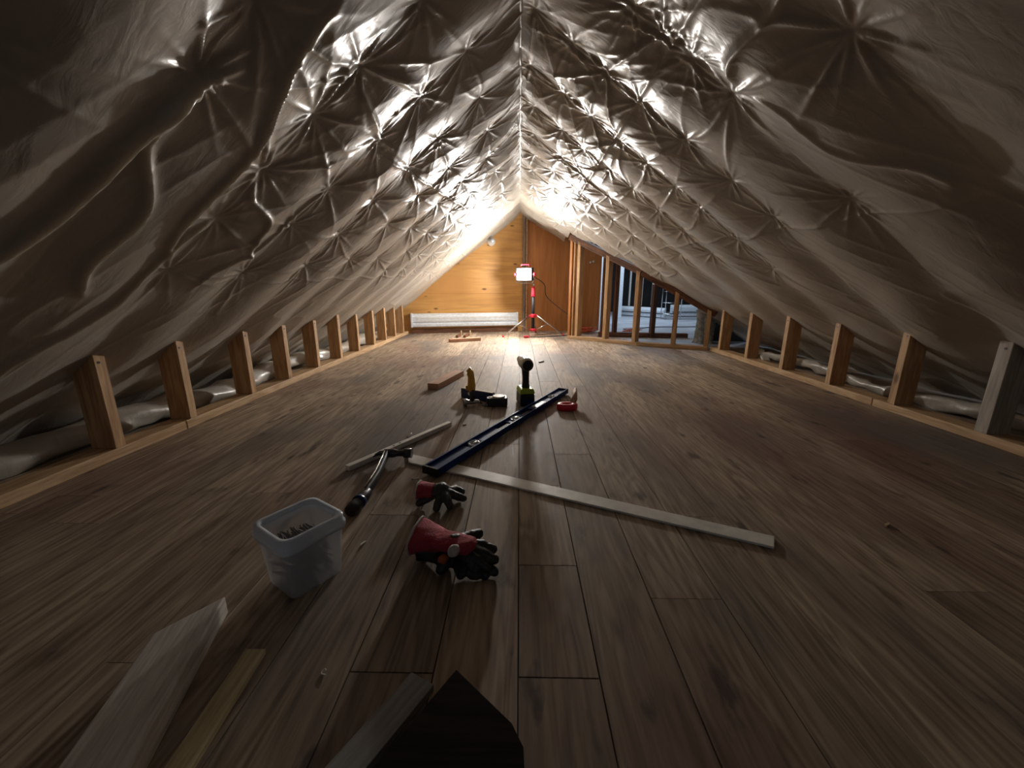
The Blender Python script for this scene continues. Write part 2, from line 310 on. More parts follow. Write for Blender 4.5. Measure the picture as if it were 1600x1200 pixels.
# ------------------------------------------------------------------ floor of long boards
def build_floor():
    rnd = random.Random(3)
    xs = [-1.56]
    centre = [-0.545, -0.405, -0.27, -0.135, 0.0, 0.129, 0.262]
    x = centre[0]; left = []
    while x > -2.4: x -= rnd.uniform(0.128, 0.148); left.append(x)
    right = []; x = centre[-1]
    while x < 2.62: x += rnd.uniform(0.128, 0.148); right.append(x)
    xs = sorted(left + centre + right)
    vs = []; fs = []; cols = []
    fixed = {-0.27: [0.502, 1.9, 3.4], 0.0: [0.498, 0.758, 1.12, 2.75], -0.135: [1.45, 3.0], 0.129: [1.36, 2.5, 4.2], -0.405: [0.95, 2.66, 4.3]}
    for i in range(len(xs) - 1):
        a, b = xs[i], xs[i + 1]
        js = fixed.get(a)
        if js is None:
            js = []; y = -1.2 + rnd.uniform(0.2, 2.4)
            while y < 6.3: js.append(y); y += rnd.uniform(1.1, 3.2)
        ys = [-1.6] + js + [6.4]
        for k in range(len(ys) - 1):
            cen = -0.5 < a < 0.2; g = rnd.uniform(0.0009, 0.0018) if cen else rnd.uniform(0.0008, 0.0016); ge = 0.0011 if cen else .0005
            x0, x1, y0, y1 = a + g, b - g * 0.7, ys[k] + ge, ys[k + 1] - ge
            dz = 0.0; c = (rnd.random(), rnd.random(), rnd.random(), 1); e = 0.0002
            n = len(vs)
            vs += [(x0, y0, dz - .02), (x1, y0, dz - .02), (x1, y1, dz - .02), (x0, y1, dz - .02),
                   (x0, y0, dz - e), (x1, y0, dz - e), (x1, y1, dz - e), (x0, y1, dz - e),
                   (x0 + e, y0 + e, dz), (x1 - e, y0 + e, dz), (x1 - e, y1 - e, dz), (x0 + e, y1 - e, dz)]
            q = [(0, 1, 5, 4), (1, 2, 6, 5), (2, 3, 7, 6), (3, 0, 4, 7), (4, 5, 9, 8), (5, 6, 10, 9), (6, 7, 11, 10), (7, 4, 8, 11), (8, 9, 10, 11)]
            fs += [tuple(n + j for j in f) for f in q]; cols += [c] * 12
    n = len(vs); x0, x1 = xs[0], xs[-1]
    vs += [(x0, -1.6, -.012), (x1, -1.6, -.012), (x1, 6.4, -.012), (x0, 6.4, -.012)]; fs.append((n, n + 1, n + 2, n + 3)); cols += [(0, 0, 0, 1)] * 4
    me = bpy.data.meshes.new('floor'); me.from_pydata(vs, [], fs); me.materials.append(M['floor']); me.materials.append(M['darkwall'])
    me.polygons[len(fs) - 1].material_index = 1
    ca = me.color_attributes.new('plank', 'FLOAT_COLOR', 'POINT'); ca.data.foreach_set('color', [t for c in cols for t in c])
    o = bpy.data.objects.new('floor', me); C.objects.link(o)
    tag(o, 'worn brown plank floor with dark gaps and reddish stains', 'floor', kind='structure')
build_floor()

# ------------------------------------------------------------------ vapour barrier over the insulation
def vnoise(x, y, seed):
    rs = np.random.RandomState(seed); g = rs.rand(64, 64)
    xi = np.floor(x).astype(int); yi = np.floor(y).astype(int); fx = x - xi; fy = y - yi
    fx = fx * fx * fx * (fx * (fx * 6 - 15) + 10); fy = fy * fy * fy * (fy * (fy * 6 - 15) + 10)
    a = g[xi % 64, yi % 64]; b = g[(xi + 1) % 64, yi % 64]; c = g[xi % 64, (yi + 1) % 64]; d = g[(xi + 1) % 64, (yi + 1) % 64]
    return (a * (1 - fx) + b * fx) * (1 - fy) + (c * (1 - fx) + d * fx) * fy
def ridged(x, y, seed, p=2.0):
    return (1 - np.abs(2 * vnoise(x, y, seed) - 1)) ** p

def film(side, Xk, Zk, rows, staples, smax, seed, seams, loose, clip=None):
    rs = np.random.RandomState(seed)
    sl = math.hypot(Xk, RZ - Zk); dx = Xk / sl; dz = (Zk - RZ) / sl        # unit vector down the slope
    nx, nz = (-dz, dx) if Xk > 0 else (dz, -dx)                           # into the room
    if nz > 0: nx, nz = -nx, -nz
    st = 0.0052
    s = np.arange(0, smax, st); Y = np.arange(-1.45, 5.62, st)
    S, YY = np.meshgrid(s, Y, indexing='ij')
    U = np.empty_like(S)
    idx = np.arange(len(rows))
    for i, sv in enumerate(s):
        t = sv / 2.0
        rp = np.array([r[0] + (r[1] - r[0]) * t for r in rows])
        U[i] = np.interp(Y, rp, idx)
    fr = U - np.floor(U); bay = np.floor(U).astype(int)
    amp = 0.034 + 0.022 * vnoise(bay * 3.7 + 0.5, S * 2.1, seed + 1)
    farf = 0.72 - 0.12 * np.clip((YY - 1.6) / 2.2, 0, 1); amp = amp * farf
    near = np.clip((loose - YY) / 0.7, 0, 1)
    D = amp * (0.22 + 0.78 * (0.5 - 0.5 * np.cos(2 * np.pi * fr)) ** 0.75)
    D *= np.clip(S / 0.12, 0, 1) * 0.7 + 0.3
    D += 0.008 * vnoise(YY * 5, S * 2.2, seed + 2) + 0.0028 * ridged(YY * 12 + S * 5, S * 4.0, seed + 3, 3)
    # slack folds that hang near the viewer
    Dn = 0.05 * vnoise(YY * 2.2, S * 1.1, seed + 4) + 0.028 * ridged(YY * 2.3 + S * 0.7, S * 0.6, seed + 5, 2.5) + 0.010 * ridged(YY * 5.0 - S * 1.2, S * 0.9, seed + 6, 3)
    D += near * Dn * (0.85 if Xk < 0 else 0.35); D *= (1 - 0.45 * near) if Xk > 0 else (1 - 0.15 * near)
    # slack towards the eave
    low = np.clip((S - 1.35) / 0.5, 0, 1)
    D += low * (0.02 * vnoise(YY * 4, S * 3, seed + 7) + 0.008 * ridged(YY * 6 + S * 3, S * 2.0, seed + 8, 3) - 0.01)
    pts = []
    for (r, sv) in staples:
        t = sv / 2.0; y = rows[r][0] + (rows[r][1] - rows[r][0]) * t
        pts.append((y, sv))
    for (y0, s0) in pts:
        R = 0.26
        i0 = max(0, int((s0 - R) / st)); i1 = min(len(s), int((s0 + R) / st) + 1)
        j0 = max(0, int((y0 - R + 1.45) / st)); j1 = min(len(Y), int((y0 + R + 1.45) / st) + 1)
        a = S[i0:i1, j0:j1] - s0; b = YY[i0:i1, j0:j1] - y0
        r = np.hypot(a, b) + 1e-6; th = np.arctan2(a, b)
        add = np.zeros_like(r)
        # pinned centre
        pin = np.exp(-(r / 0.065) ** 1.05)
        add -= (D[i0:i1, j0:j1] + 0.004) * pin * 0.9
        k = rs.randint(10, 15); base = rs.rand() * 6.28
        for q in range(k):
            ang = base + 6.283 * (q + rs.uniform(-0.3, 0.3)) / k
            ln = rs.uniform(0.04, 0.10); A = rs.uniform(0.003, 0.0125)
            if rs.rand() < 0.3: ln *= 1.7
            da = np.angle(np.exp(1j * (th - ang)))
            perp = r * np.sin(np.clip(np.abs(da), 0, 1.57)); cur = 1 + 0.0 * r
            wd = 0.0028 + 0.045 * r
            prof = np.exp(-(perp / wd) ** 1.25) * (np.cos(da) > 0)
            g = (r / (0.45 * ln)) * np.exp(1 - r / (0.45 * ln)); g = np.where(r < 0.45 * ln, r / (0.45 * ln), g)
            add += A * (1 - 0.25 * min(1, max(0, (y0 - 2.2) / 2))) * g * prof
        D[i0:i1, j0:j1] += add
    # tension folds between neighbouring staples
    P = np.array(pts)
    for i in range(len(P)):
        for j in range(i + 1, len(P)):
            d = P[j] - P[i]; L_ = math.hypot(*d)
            if L_ > 0.48 or rs.rand() > (0.62 if abs(d[0]) > 0.1 else 0.35): continue
            y0, s0 = P[i]; lo = np.minimum(P[i], P[j]) - 0.05; hi = np.maximum(P[i], P[j]) + 0.05
            i0 = max(0, int(lo[1] / st)); i1 = min(len(s), int(hi[1] / st) + 1); j0 = max(0, int((lo[0] + 1.45) / st)); j1 = min(len(Y), int((hi[0] + 1.45) / st) + 1)
            a = S[i0:i1, j0:j1] - s0; b = YY[i0:i1, j0:j1] - y0
            t = (a * d[1] + b * d[0]) / L_ ** 2; pp = (a * d[0] - b * d[1]) / L_
            bow = rs.uniform(-0.03, 0.03); pp = pp - bow * np.sin(np.pi * np.clip(t, 0, 1))
            A = rs.uniform(0.002, 0.007)
            D[i0:i1, j0:j1] += A * np.sin(np.pi * np.clip(t, 0, 1)) ** 0.6 * np.exp(-(np.abs(pp) / 0.009) ** 1.3)
    # long drawn folds from staples down the slack lower part
    for (y0, s0, y1, s1, A, wd) in seams:
        d = np.array([y1 - y0, s1 - s0]); L_ = math.hypot(*d)
        a = S - s0; b = YY - y0; t = (a * d[1] + b * d[0]) / L_ ** 2; pp = (a * d[0] - b * d[1]) / L_
        pp = pp - 0.03 * np.sin(3 * t * math.pi) * (wd > 0.0095)
        D += A * np.clip(np.sin(np.pi * np.clip(t, 0, 1)) * 3, 0, 1) * np.exp(-(np.abs(pp) / wd) ** 1.4)
    # gather into the ridge pleat
    rd = np.exp(-(S / 0.03) ** 2); D = D * (1 - rd) + rd * 0.012
    D += 0.006 * np.exp(-(S / 0.12)) * ridged(YY * 15, S * 6, seed + 9, 2)
    X = S * dx + nx * D; Z = RZ + S * dz + nz * D; Yf = YY
    ns, ny = S.shape
    co = np.stack([X, Yf, Z], -1).reshape(-1, 3)
    ii = np.arange(ns * ny).reshape(ns, ny)
    q = np.stack([ii[:-1, :-1], ii[1:, :-1], ii[1:, 1:], ii[:-1, 1:]], -1).reshape(-1, 4)
    ctr = co[q].mean(1)
    keep = clip(ctr[:, 0], ctr[:, 1], ctr[:, 2])
    q = q[keep]
    if Xk < 0: q = q[:, ::-1]
    used = np.unique(q); re_ = -np.ones(len(co), int); re_[used] = np.arange(len(used)); co = co[used]; q = re_[q]
    me = bpy.data.meshes.new('ceiling')
    me.vertices.add(len(co)); me.vertices.foreach_set('co', co.astype(np.float32).ravel())
    me.loops.add(q.size); me.loops.foreach_set('vertex_index', q.astype(np.int32).ravel())
    me.polygons.add(len(q)); me.polygons.foreach_set('loop_start', np.arange(0, q.size, 4, dtype=np.int32)); me.polygons.foreach_set('loop_total', np.full(len(q), 4, dtype=np.int32))
    me.polygons.foreach_set('use_smooth', np.ones(len(q), bool)); me.materials.append(M['film']); me.update(); me.validate()
    o = bpy.data.objects.new('ceiling', me); C.objects.link(o)
    tag(o, '%s slope of the attic ceiling, shiny grey plastic film quilted over insulation' % side, 'ceiling', kind='structure')
    return o

rowsL = [(-1.3, -1.3), (-0.93, -0.93), (-0.56, -0.56), (-0.2, -0.2), (0.16, 0.16), (0.52, 0.53), (0.88, 0.90), (1.22, 1.29), (1.58, 1.62), (1.94, 2.0), (2.32, 2.37), (2.69, 2.73), (3.06, 3.10), (3.42, 3.46), (3.79, 3.82), (4.15, 4.17), (4.51, 4.52), (4.87, 4.88), (5.23, 5.24), (5.6, 5.6), (5.97, 5.97)]
stL = [(6, .64), (6, .82), (5, .3), (5, .95), (7, .33), (7, .56), (7, .74), (7, .96), (7, 1.17), (7, 1.41), (8, .24), (8, .45), (8, .66), (8, .92), (8, 1.12), (8, 1.4),
       (9, .23), (9, .47), (9, .65), (9, .87), (9, 1.1), (9, 1.33), (10, .22), (10, .5), (10, .72), (10, .95), (10, 1.25), (11, .27), (11, .47), (11, .67), (11, .9), (11, 1.2)]
rn = random.Random(5)
for r in range(12, 19):
    for k in range(6): stL.append((r, 0.22 + 0.21 * k + rn.uniform(-.03, .03)))
rowsR = [(-1.2, -1.45), (-0.85, -1.03), (-0.49, -0.61), (-0.13, -0.19), (0.22, 0.23), (0.57, 0.65), (0.92, 1.07), (1.26, 1.49), (1.58, 1.91), (1.93, 2.33), (2.27, 2.75), (2.62, 3.18), (2.97, 3.62), (3.33, 4.05), (3.7, 4.48), (4.06, 4.9), (4.42, 5.3), (4.8, 5.7), (5.2, 6.1), (5.7, 6.5)]
stR = [(6, .8), (6, .3), (7, .36), (7, .47), (7, .57), (7, .73), (7, 1.25), (8, .06), (8, .21), (8, .36), (8, .52), (8, .74), (8, .99), (8, 1.24), (9, .05), (9, .22), (9, .37), (9, .54), (9, .7), (9, .88), (9, 1.05), (9, 1.33), (9, 1.6),
       (10, .08), (10, .26), (10, .41), (10, .58), (10, .75), (10, .95), (10, 1.15), (10, 1.4), (11, .1), (11, .3), (11, .46), (11, .68), (11, .85), (11, 1.1), (11, 1.35)]
for r in range(12, 18):
    for k in range(9): stR.append((r, 0.12 + 0.18 * k + rn.uniform(-.03, .03)))
def clipL(x, y, z): return (z > 0.012) & (y < 5.09 + (x + 1.75) * 0.217 - 0.0)
def clipR(x, y, z):
    part = np.where(x < 1.25, 4.66 - (x - 0.58) * 0.86, 4.09 - (x - 1.25) * 0.49) - 0.04
    lim = np.where(x < 0.56, 5.48, np.where(x > 1.86, 4.3, part + 0.03))
    return (z > 0.012) & (y < lim)
# folds and overlap seams given in (Y, s)
seamL = [(0.95, 0.75, 0.62, 1.7, 0.035, 0.02), (0.88, 0.85, 1.05, 1.5, 0.02, 0.012), (0.3, 0.5, 0.1, 1.5, 0.03, 0.02), (0.55, 0.4, 0.35, 1.3, 0.025, 0.015), (1.27, 1.15, 1.0, 1.9, 0.016, 0.012),
         (1.0, 0.5, 1.2, 1.35, 0.02, 0.012), (1.25, 0.97, 1.55, 1.3, 0.014, 0.011), (1.62, 0.92, 1.4, 1.5, 0.012, 0.01), (1.55, 0.70, 3.4, 0.53, 0.007, 0.009), (1.3, 0.6, 1.62, 0.66, 0.01, 0.008), (1.4, 1.45, 4.0, 1.3, 0.004, 0.008)]
seamR = [(0.8, 0.5, 3.4, 0.52, 0.007, 0.009), (1.3, 0.72, 0.7, 0.5, 0.02, 0.014), (1.3, 0.74, 1.1, 1.3, 0.010, 0.014), (0.7, 0.8, 0.5, 1.6, 0.03, 0.02), (0.95, 1.35, 3.6, 1.2, 0.005, 0.008), (0.3, 0.5, 0.25, 1.5, 0.03, 0.02)]
film('left', XL, ZL, rowsL, stL, 2.48, 11, seamL, 1.15, clipL)
film('right', XR, ZR, rowsR, stR, 2.95, 23, seamR, 1.0, clipR)

# ridge pleat where both sheets are gathered
mb = MB(); rr = random.Random(9); p = []; ra = []
y = -0.7
while y < 5.46:
    p.append((rr.uniform(-.003, .003), y, RZ - 0.014 + rr.uniform(-.004, .004))); ra.append(0.009 + rr.uniform(-.002, .003)); y += 0.05
mb.tube(p, ra, 8, sy=0.8)
o = mb.build('trim_1', M['film']); tag(o, 'rumpled plastic pleat running along the ridge', 'trim', kind='structure')

# slack plastic lying behind the knee walls
def slack(x0, ya, yb, label, seed):
    rr = random.Random(seed); mb = MB(); pts = []; rd = []
    y = ya
    while y < yb:
        pts.append((x0 + 0.03 * math.sin(y * 3.1 + seed) + rr.uniform(-.008, .008), y, (0.05 if x0 < 0 else 0.036) + 0.012 * math.sin(y * 5))); rd.append((0.042 if x0 < 0 else 0.030) + rr.uniform(-.008, .008)); y += 0.06
    mb.tube(pts, rd, 18, sx=1.0, sy=1.3)
    # pleats
    for i in range(len(mb.v)):
        v = mb.v[i]; k = 0.006 * math.sin(v[1] * 23 + v[2] * 90 + seed) + 0.004 * math.sin(v[1] * 61 + v[0] * 120)
        mb.v[i] = (v[0] + k, v[1], max(0.001, v[2] + k * 0.6))
    o = mb.build('plastic_film', M['film']); tag(o, label, 'plastic')
slack(-1.66, -0.6, 5.0, 'rolled slack plastic film lying on the floor behind the left row of studs', 2)
slack(2.10, -0.6, 3.6, 'rolled slack plastic film lying on the floor behind the right row of studs', 4)

# ------------------------------------------------------------------ knee walls: plates and studs
def plate(p0, p1, label, w=0.089, t=0.038, side=1, z0=0.0, mat='studx'):
    p0 = Vector(p0); p1 = Vector(p1); d = (p1 - p0); L_ = d.length; d.normalize(); nrm = Vector((d.y, -d.x, 0)) * side
    mb = MB(); mb.box((L_ / 2, 0, 0), (L_, w, t))
    c = p0 + nrm * (w / 2)
    o = mb.build('sill_plate', M[mat], bevel=0.003, loc=(c.x, c.y, z0 + t / 2 + .0005), rot=(0, 0, math.atan2(d.y, d.x)))
    tag(o, label, 'sill plate'); return o
plate((XL, -0.6, 0), (XL, 1.588, 0), 'pale pine floor plate under the nearest left studs, reaching toward the viewer', side=-1)
plate((XL, 1.592, 0), (XL, 5.10, 0), 'pale pine floor plate under the left studs, from the second stud to the end wall', side=-1)
plate((XR, -0.6, 0), (XR, 1.998, 0), 'brown pine floor plate under the nearest right studs, reaching toward the viewer', side=1)
plate((XR, 2.002, 0), (XR, 3.80, 0), 'pine floor plate under the far right studs, ending at the partition corner', side=1)
ORD = ['nearest', 'second', 'third', 'fourth', 'fifth', 'sixth', 'seventh', 'eighth', 'ninth', 'tenth', 'eleventh']
def knee_stud(x, y, sgn, zk, slope, label, group, mat='stud', w=0.038):
    mb = MB(); zt = zk - 0.006; d = 0.089
    poly = [(0, 0.0), (0, zt - 0.0385), (d, zt - 0.0385 - d * slope), (d, 0.0)]
    mb.prism(poly, (0, -w / 2, 0), (sgn, 0, 0), (0, 0, 1), (0, 1, 0), w)
    mb2 = mb
    o = mb2.build('wall_stud', M[mat], bevel=0.002, loc=(x, y, 0.0387), rot=(0, 0, random.uniform(-.03, .03)))
    tag(o, label, 'stud', group)
    # nail head near the top
    nb = MB(); nb.lathe([(0.0045, 0), (0.0045, 0.0012)], (0, 0, 0), (-sgn, 0, 0), 10)
    nb.build('nail_head', M['dsteel'], o, loc=(0, random.uniform(-.006, .006), zt - 0.075))
    return o
for i, y in enumerate([1.305, 1.635, 2.045, 2.395, 2.765, 3.135, 3.50, 3.89, 4.235, 4.57, 4.90]):
    lab = '%s stud from the viewer in the left knee wall, %s pine' % (ORD[i], 'knotty reddish' if i < 2 else 'pale')
    if i == 10: lab = 'farthest stud of the left knee wall, pale pine beside the white heater'
    knee_stud(XL, y, -1, ZL, 0.8, lab, 'studs of the left knee wall')
for i, y in enumerate([1.51, 1.90, 2.315, 2.75, 3.19, 3.63]):
    lab = '%s stud from the viewer in the right knee wall, dim pine' % ORD[i]
    if i == 0: lab = 'nearest stud in the right knee wall, whitish grey and widest'
    if i == 5: lab = 'farthest stud of the right knee wall, beside the partition corner'
    knee_stud(XR, y, 1, ZR, 0.61, lab, 'studs of the right knee wall', 'greystud' if i == 0 else 'stud', 0.045 if i == 0 else 0.038)
# dusty boards behind the knee walls: light and dark battens lying there
def batten(p0, p1, w, t, mat, name, label, cat, z0=0.0, bevel=0.0015, rotx=0.0, z1=None):
    p0 = Vector(p0); p1 = Vector(p1); d = p1 - p0; L_ = Vector((d.x, d.y, 0)).length
    mb = MB(); mb.box((0, 0, 0), (L_, w, t))
    c = (p0 + p1) / 2
    o = mb.build(name, M[mat], bevel=bevel, loc=(c.x, c.y, z0 + t / 2 + .0004), rot=(rotx, 0, math.atan2(d.y, d.x)))
    tag(o, label, cat); return o
batten((2.0, 3.2, 0), (2.35, 3.9, 0), 0.05, 0.02, 'greyboard', 'batten', 'grey batten lying behind the far right studs', 'batten')

# ------------------------------------------------------------------ end wall: plywood, posts, heater, lampholder
def wall_piece(name, a, b, z_of, th, mat, label, y_back=True, z0=-0.02):
    a = Vector(a); b = Vector(b); d = b - a; L_ = d.length; d.normalize(); nrm = Vector((-d.y, d.x, 0))
    n = 8; poly = [(0, z0)] + [(L_ * i / n, z_of((a + d * (L_ * i / n)).x)) for i in range(n + 1)] + [(L_, z0)]
    mb = MB(); mb.prism([(x, z) for x, z in poly], (0, 0, 0), (1, 0, 0), (0, 0, 1), (0, 1, 0), th)
    o = mb.build(name, M[mat], loc=a, rot=(0, 0, math.atan2(d.y, d.x)))
    tag(o, label, 'wall', kind='structure'); return o
wall_piece('wall_back', WL, WC + Vector((0.06, 0.01, 0)), lambda x: zl(min(x, 0)) + 0.03, 0.012, 'ply', 'honey coloured plywood end wall left of the post')
wall_piece('wall_back', WC + Vector((0.064, 0.011, 0)), WRt, lambda x: zr(x) + 0.16, 0.012, 'plyr', 'reddish plywood end wall right of the post')
wd_ = (WC - WL).normalized(); wn = Vector((wd_.y, -wd_.x, 0))
def onwall(x, out=0.0): t = (x - WL.x) / wd_.x; return WL + wd_ * t + wn * out
ang = math.atan2(wd_.y, wd_.x)
# thin horizontal seam batten and dark foot board
a = onwall(-1.40, 0.012); b_ = onwall(-0.03, 0.012)
mb = MB(); mb.box((0, 0, 0.0275), ((b_ - a).length, 0.022, 0.055)); c = (a + b_) / 2
o = mb.build('baseboard_back', M['oldx'], bevel=0.002, loc=(c.x, c.y, .0005), rot=(0, 0, ang)); tag(o, 'brown wooden foot board under the white heater', 'baseboard', kind='structure')
mb = MB(); mb.box((0, 0, 0), (1.16, 0.004, 0.004)); c = onwall(-0.62, 0.002)
o = mb.build('trim_2', M['plyr'], loc=(c.x, c.y, 0.505), rot=(0, 0, ang)); tag(o, 'thin horizontal joint strip across the plywood', 'trim', kind='structure')
# central post, batten and cover board
mb = MB(); mb.box((0, 0, 0.745), (0.04, 0.035, 1.49)); o = mb.build('trim_3', M['post'], bevel=0.002, loc=(0.055, 5.455, 0)); tag(o, 'dark grey post in the middle of the end wall', 'trim', kind='structure')
mb = MB(); mb.box((0, 0, 0.73), (0.014, 0.02, 1.46)); o = mb.build('trim_4', M['studx'], bevel=0.001, loc=(0.09, 5.455, 0)); tag(o, 'thin pale batten along the dark post', 'trim', kind='structure')
# heater
h = thing('baseboard_heater', 'long white electric baseboard heater on the plywood end wall', 'heater', loc=tuple(onwall(-0.72, 0.0)), rot=(0, 0, ang))
W = 1.36
mb = MB(); prof = [(0, .085), (-.055, .085), (-.06, .10), (-.06, .125), (-.045, .135), (-.06, .15), (-.06, .215), (-.035, .235), (-.03, .25), (0, .255)]
mb.prism(prof, (-W / 2, 0, 0), (0, 1, 0), (0, 0, 1), (1, 0, 0), W); mb.build('casing', M['white'], h, bevel=0.002)
mb = MB(); mb.box((0, -.063, .20), (W - .12, .004, .006)); mb.box((0, -.063, .165), (W - .12, .004, .004)); mb.build('grille', M['trimw'], h)
for sx in (-1, 1):
    mb = MB(); mb.box((sx * (W / 2 + .012), -.034, .17), (.024, .072, .18)); mb.build('end_cap', M['white'], h, bevel=0.004)
# lampholder with bulb
h = thing('lampholder', 'round white porcelain lampholder with bare bulb high on the end wall', 'lamp', loc=tuple(onwall(-0.37, 0)), rot=(0, 0, ang))
mb = MB(); mb.lathe([(.052, 0), (.055, .008), (.05, .02), (.03, .035), (.024, .05)], (0, 0, 1.155), (0, -1, 0), 24); mb.build('base', M['ceramic'], h)
mb = MB(); mb.lathe([(.013, .05), (.016, .062), (.028, .08), (.031, .098), (.026, .115), (.012, .126), (.001, .128)], (0, 0, 1.155), (0, -1, 0), 20); mb.build('bulb', M['vial'], h)
h['label'] = 'round white porcelain lampholder with bare bulb on the plywood wall near the left slope'
for x, z in ((.935, .905), (.975, .915)):  # pair of small white door knobs
    mb = MB(); mb.lathe([(.006, 0), (.006, .014), (.015, .02), (.015, .028), (.006, .034)], (0, 0, 0), (0, -1, 0), 14)
    o = mb.build('door_knob', M['ceramic'], loc=(x, WC.y + .011 + (x - .06) * .05 - .001, z)); tag(o, '%s of two small white knobs on the reddish plywood behind the studs' % ('left' if x < .95 else 'right'), 'hook')
# small things by the wall: pegs, offcuts
def upright(p, hgt, w, mat, name, label, cat):
    mb = MB(); mb.box((0, 0, hgt / 2), (w, w, hgt)); o = mb.build(name, M[mat], bevel=.001, loc=(p.x, p.y, .0005), rot=(0, 0, .2)); tag(o, label, cat); return o
upright(G(721, 526), 0.075, .014, 'lath', 'wooden_peg', 'left one of two small upright wooden pegs in front of the heater', 'peg')
upright(G(735, 526), 0.075, .014, 'lath', 'wooden_peg', 'right one of two small upright wooden pegs in front of the heater', 'peg')
batten(G(714, 528), G(722, 523), .03, .03, 'oldx', 'wood_scrap', 'dark wood scrap beside the left peg by the heater', 'scrap')
batten(G(726, 528), G(734, 523), .03, .03, 'oldx', 'wood_scrap', 'dark wood scrap between the two pegs by the heater', 'scrap')
batten(G(702, 535), G(750, 532), .06, .036, 'block', 'wood_offcut', 'short pinkish pine offcut on the floor in front of the heater', 'offcut', bevel=.003)
o = batten(G(648, 516), G(657, 517), .06, .16, 'old', 'wood_scrap', 'dark old timber scrap between the heater and the last left stud', 'scrap')

# ------------------------------------------------------------------ partition framing on the right
PA = Vector((0.56, 4.68, 0)); PB = Vector((1.212, 4.10, 0)); PC = Vector((1.80, 3.80, 0))
plate(PA, PB, 'pine floor plate of the partition, left length near the work light', side=-1)
plate(PB + (PC - PB).normalized() * .003, PC, 'pine floor plate of the partition, right length by the corner', side=-1)
def pstud(p, yaw, label, mat='stud', w=0.038, d=0.089, z0=.0387, inset=0.0, cut=0.06, name='wall_stud', grp='studs of the partition'):
    zt = zr(p.x) - cut
    mb = MB(); k = 0.6 * math.cos(yaw)
    mb.prism([(0, 0), (w, 0), (w, zt - z0 - k * w), (0, zt - z0)], (0, 0, 0), (1, 0, 0), (0, 0, 1), (0, 1, 0), d)
    o = mb.build(name, M[mat], bevel=.002, loc=(p.x, p.y + inset, z0), rot=(0, 0, yaw)); tag(o, label, 'stud', grp); return o
y1 = math.atan2((PB - PA).y, (PB - PA).x); y2 = math.atan2((PC - PB).y, (PC - PB).x)
def along(a, b, x): t = (x - a.x) / (b.x - a.x); return a + (b - a) * t
pstud(along(PA, PB, .562), y1, 'reddish door post at the left end of the partition', 'plyr', w=.03)
pstud(along(PA, PB, .603), y1, 'thin pine strip between the left end post and the first partition stud', w=.012)
pstud(along(PA, PB, .636), y1 + .0, 'pale pine stud with a tied cord, beside the left end posts of the partition')
pstud(along(PA, PB, .905), y1, 'pale pine stud in the middle of the left partition length')
pstud(along(PA, PB, 1.165), y1, 'pale pine stud where the two partition plates meet')
pstud(along(PB, PC, 1.50), y2, 'pine stud right of the plate joint, in front of the rough column')
pstud(along(PB, PC, 1.765), y2, 'short corner stud at the right end of the partition')
# sloping top plate under the rafters (old brown)
def sloped(a, b, label, t=.06, w=.089, drop=.03):
    a = Vector(a); b = Vector(b); a.z = zr(a.x) - drop; b.z = zr(b.x) - drop
    d = b - a; L_ = d.length; x_ = d.normalized(); y_ = Vector((0, 0, 1)).cross(x_).normalized(); z_ = x_.cross(y_)
    mb = MB(); mb.box((L_ / 2, w / 2, -t / 2), (L_, w, t)); o = mb.build('top_plate', M['oldx'], bevel=.003)
    o.matrix_world = Matrix.Translation(a) @ Matrix((x_, y_, z_)).transposed().to_4x4(); tag(o, label, 'top plate'); return o
sloped(PA, PB, 'old brown sloping top plate over the left partition length')
sloped(PB + Vector((.008, -.004, 0)), PC + Vector((.05, -.02, 0)), 'old brown sloping top plate over the right partition length')

# ------------------------------------------------------------------ the room beyond
def slab(name, pts, z, th, mat, label, cat, kind='structure'):
    mb = MB(); mb.prism([(p[0], p[1]) for p in pts], (0, 0, z - th), (1, 0, 0), (0, 1, 0), (0, 0, 1), th)
    o = mb.build(name, M[mat]); tag(o, label, cat, kind=kind); return o
slab('floor', [(1.03, 5.02), (2.3, 4.55), (4.6, 4.4), (6.5, 10.2), (1.0, 10.2)], 0.006, .018, 'subfloor', 'pale grey floor of the room beyond the partition', 'floor')
slab('floor', [(1.3, 4.2), (1.82, 3.95), (3.2, 3.9), (2.9, 4.36), (1.2, 4.62)], 0.006, .010, 'subfloor', 'dusty pale floor strip just behind the partition plate', 'floor')
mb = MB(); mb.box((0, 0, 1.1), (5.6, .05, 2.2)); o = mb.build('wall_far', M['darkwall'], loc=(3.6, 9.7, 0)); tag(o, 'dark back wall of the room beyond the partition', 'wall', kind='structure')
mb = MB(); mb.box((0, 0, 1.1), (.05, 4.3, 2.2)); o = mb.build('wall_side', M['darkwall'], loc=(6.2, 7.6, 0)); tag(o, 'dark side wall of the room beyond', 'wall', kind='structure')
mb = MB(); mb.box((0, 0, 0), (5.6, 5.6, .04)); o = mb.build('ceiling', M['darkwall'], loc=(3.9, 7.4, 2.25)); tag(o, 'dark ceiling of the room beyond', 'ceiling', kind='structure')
mb = MB(); mb.box((0, 0, 1.1), (.12, .05, 2.2)); o = mb.build('door_frame', M['white'], loc=(1.62, 8.0, .006)); o.name = 'trim_5'; tag(o, 'tall pale blue white door casing seen through the studs', 'trim', kind='structure')
mb = MB(); mb.box((0, 0, 1.1), (.10, .05, 2.2)); o = mb.build('trim_6', M['white'], loc=(1.96, 8.0, .006)); tag(o, 'second narrow pale door casing seen through the studs', 'trim', kind='structure')
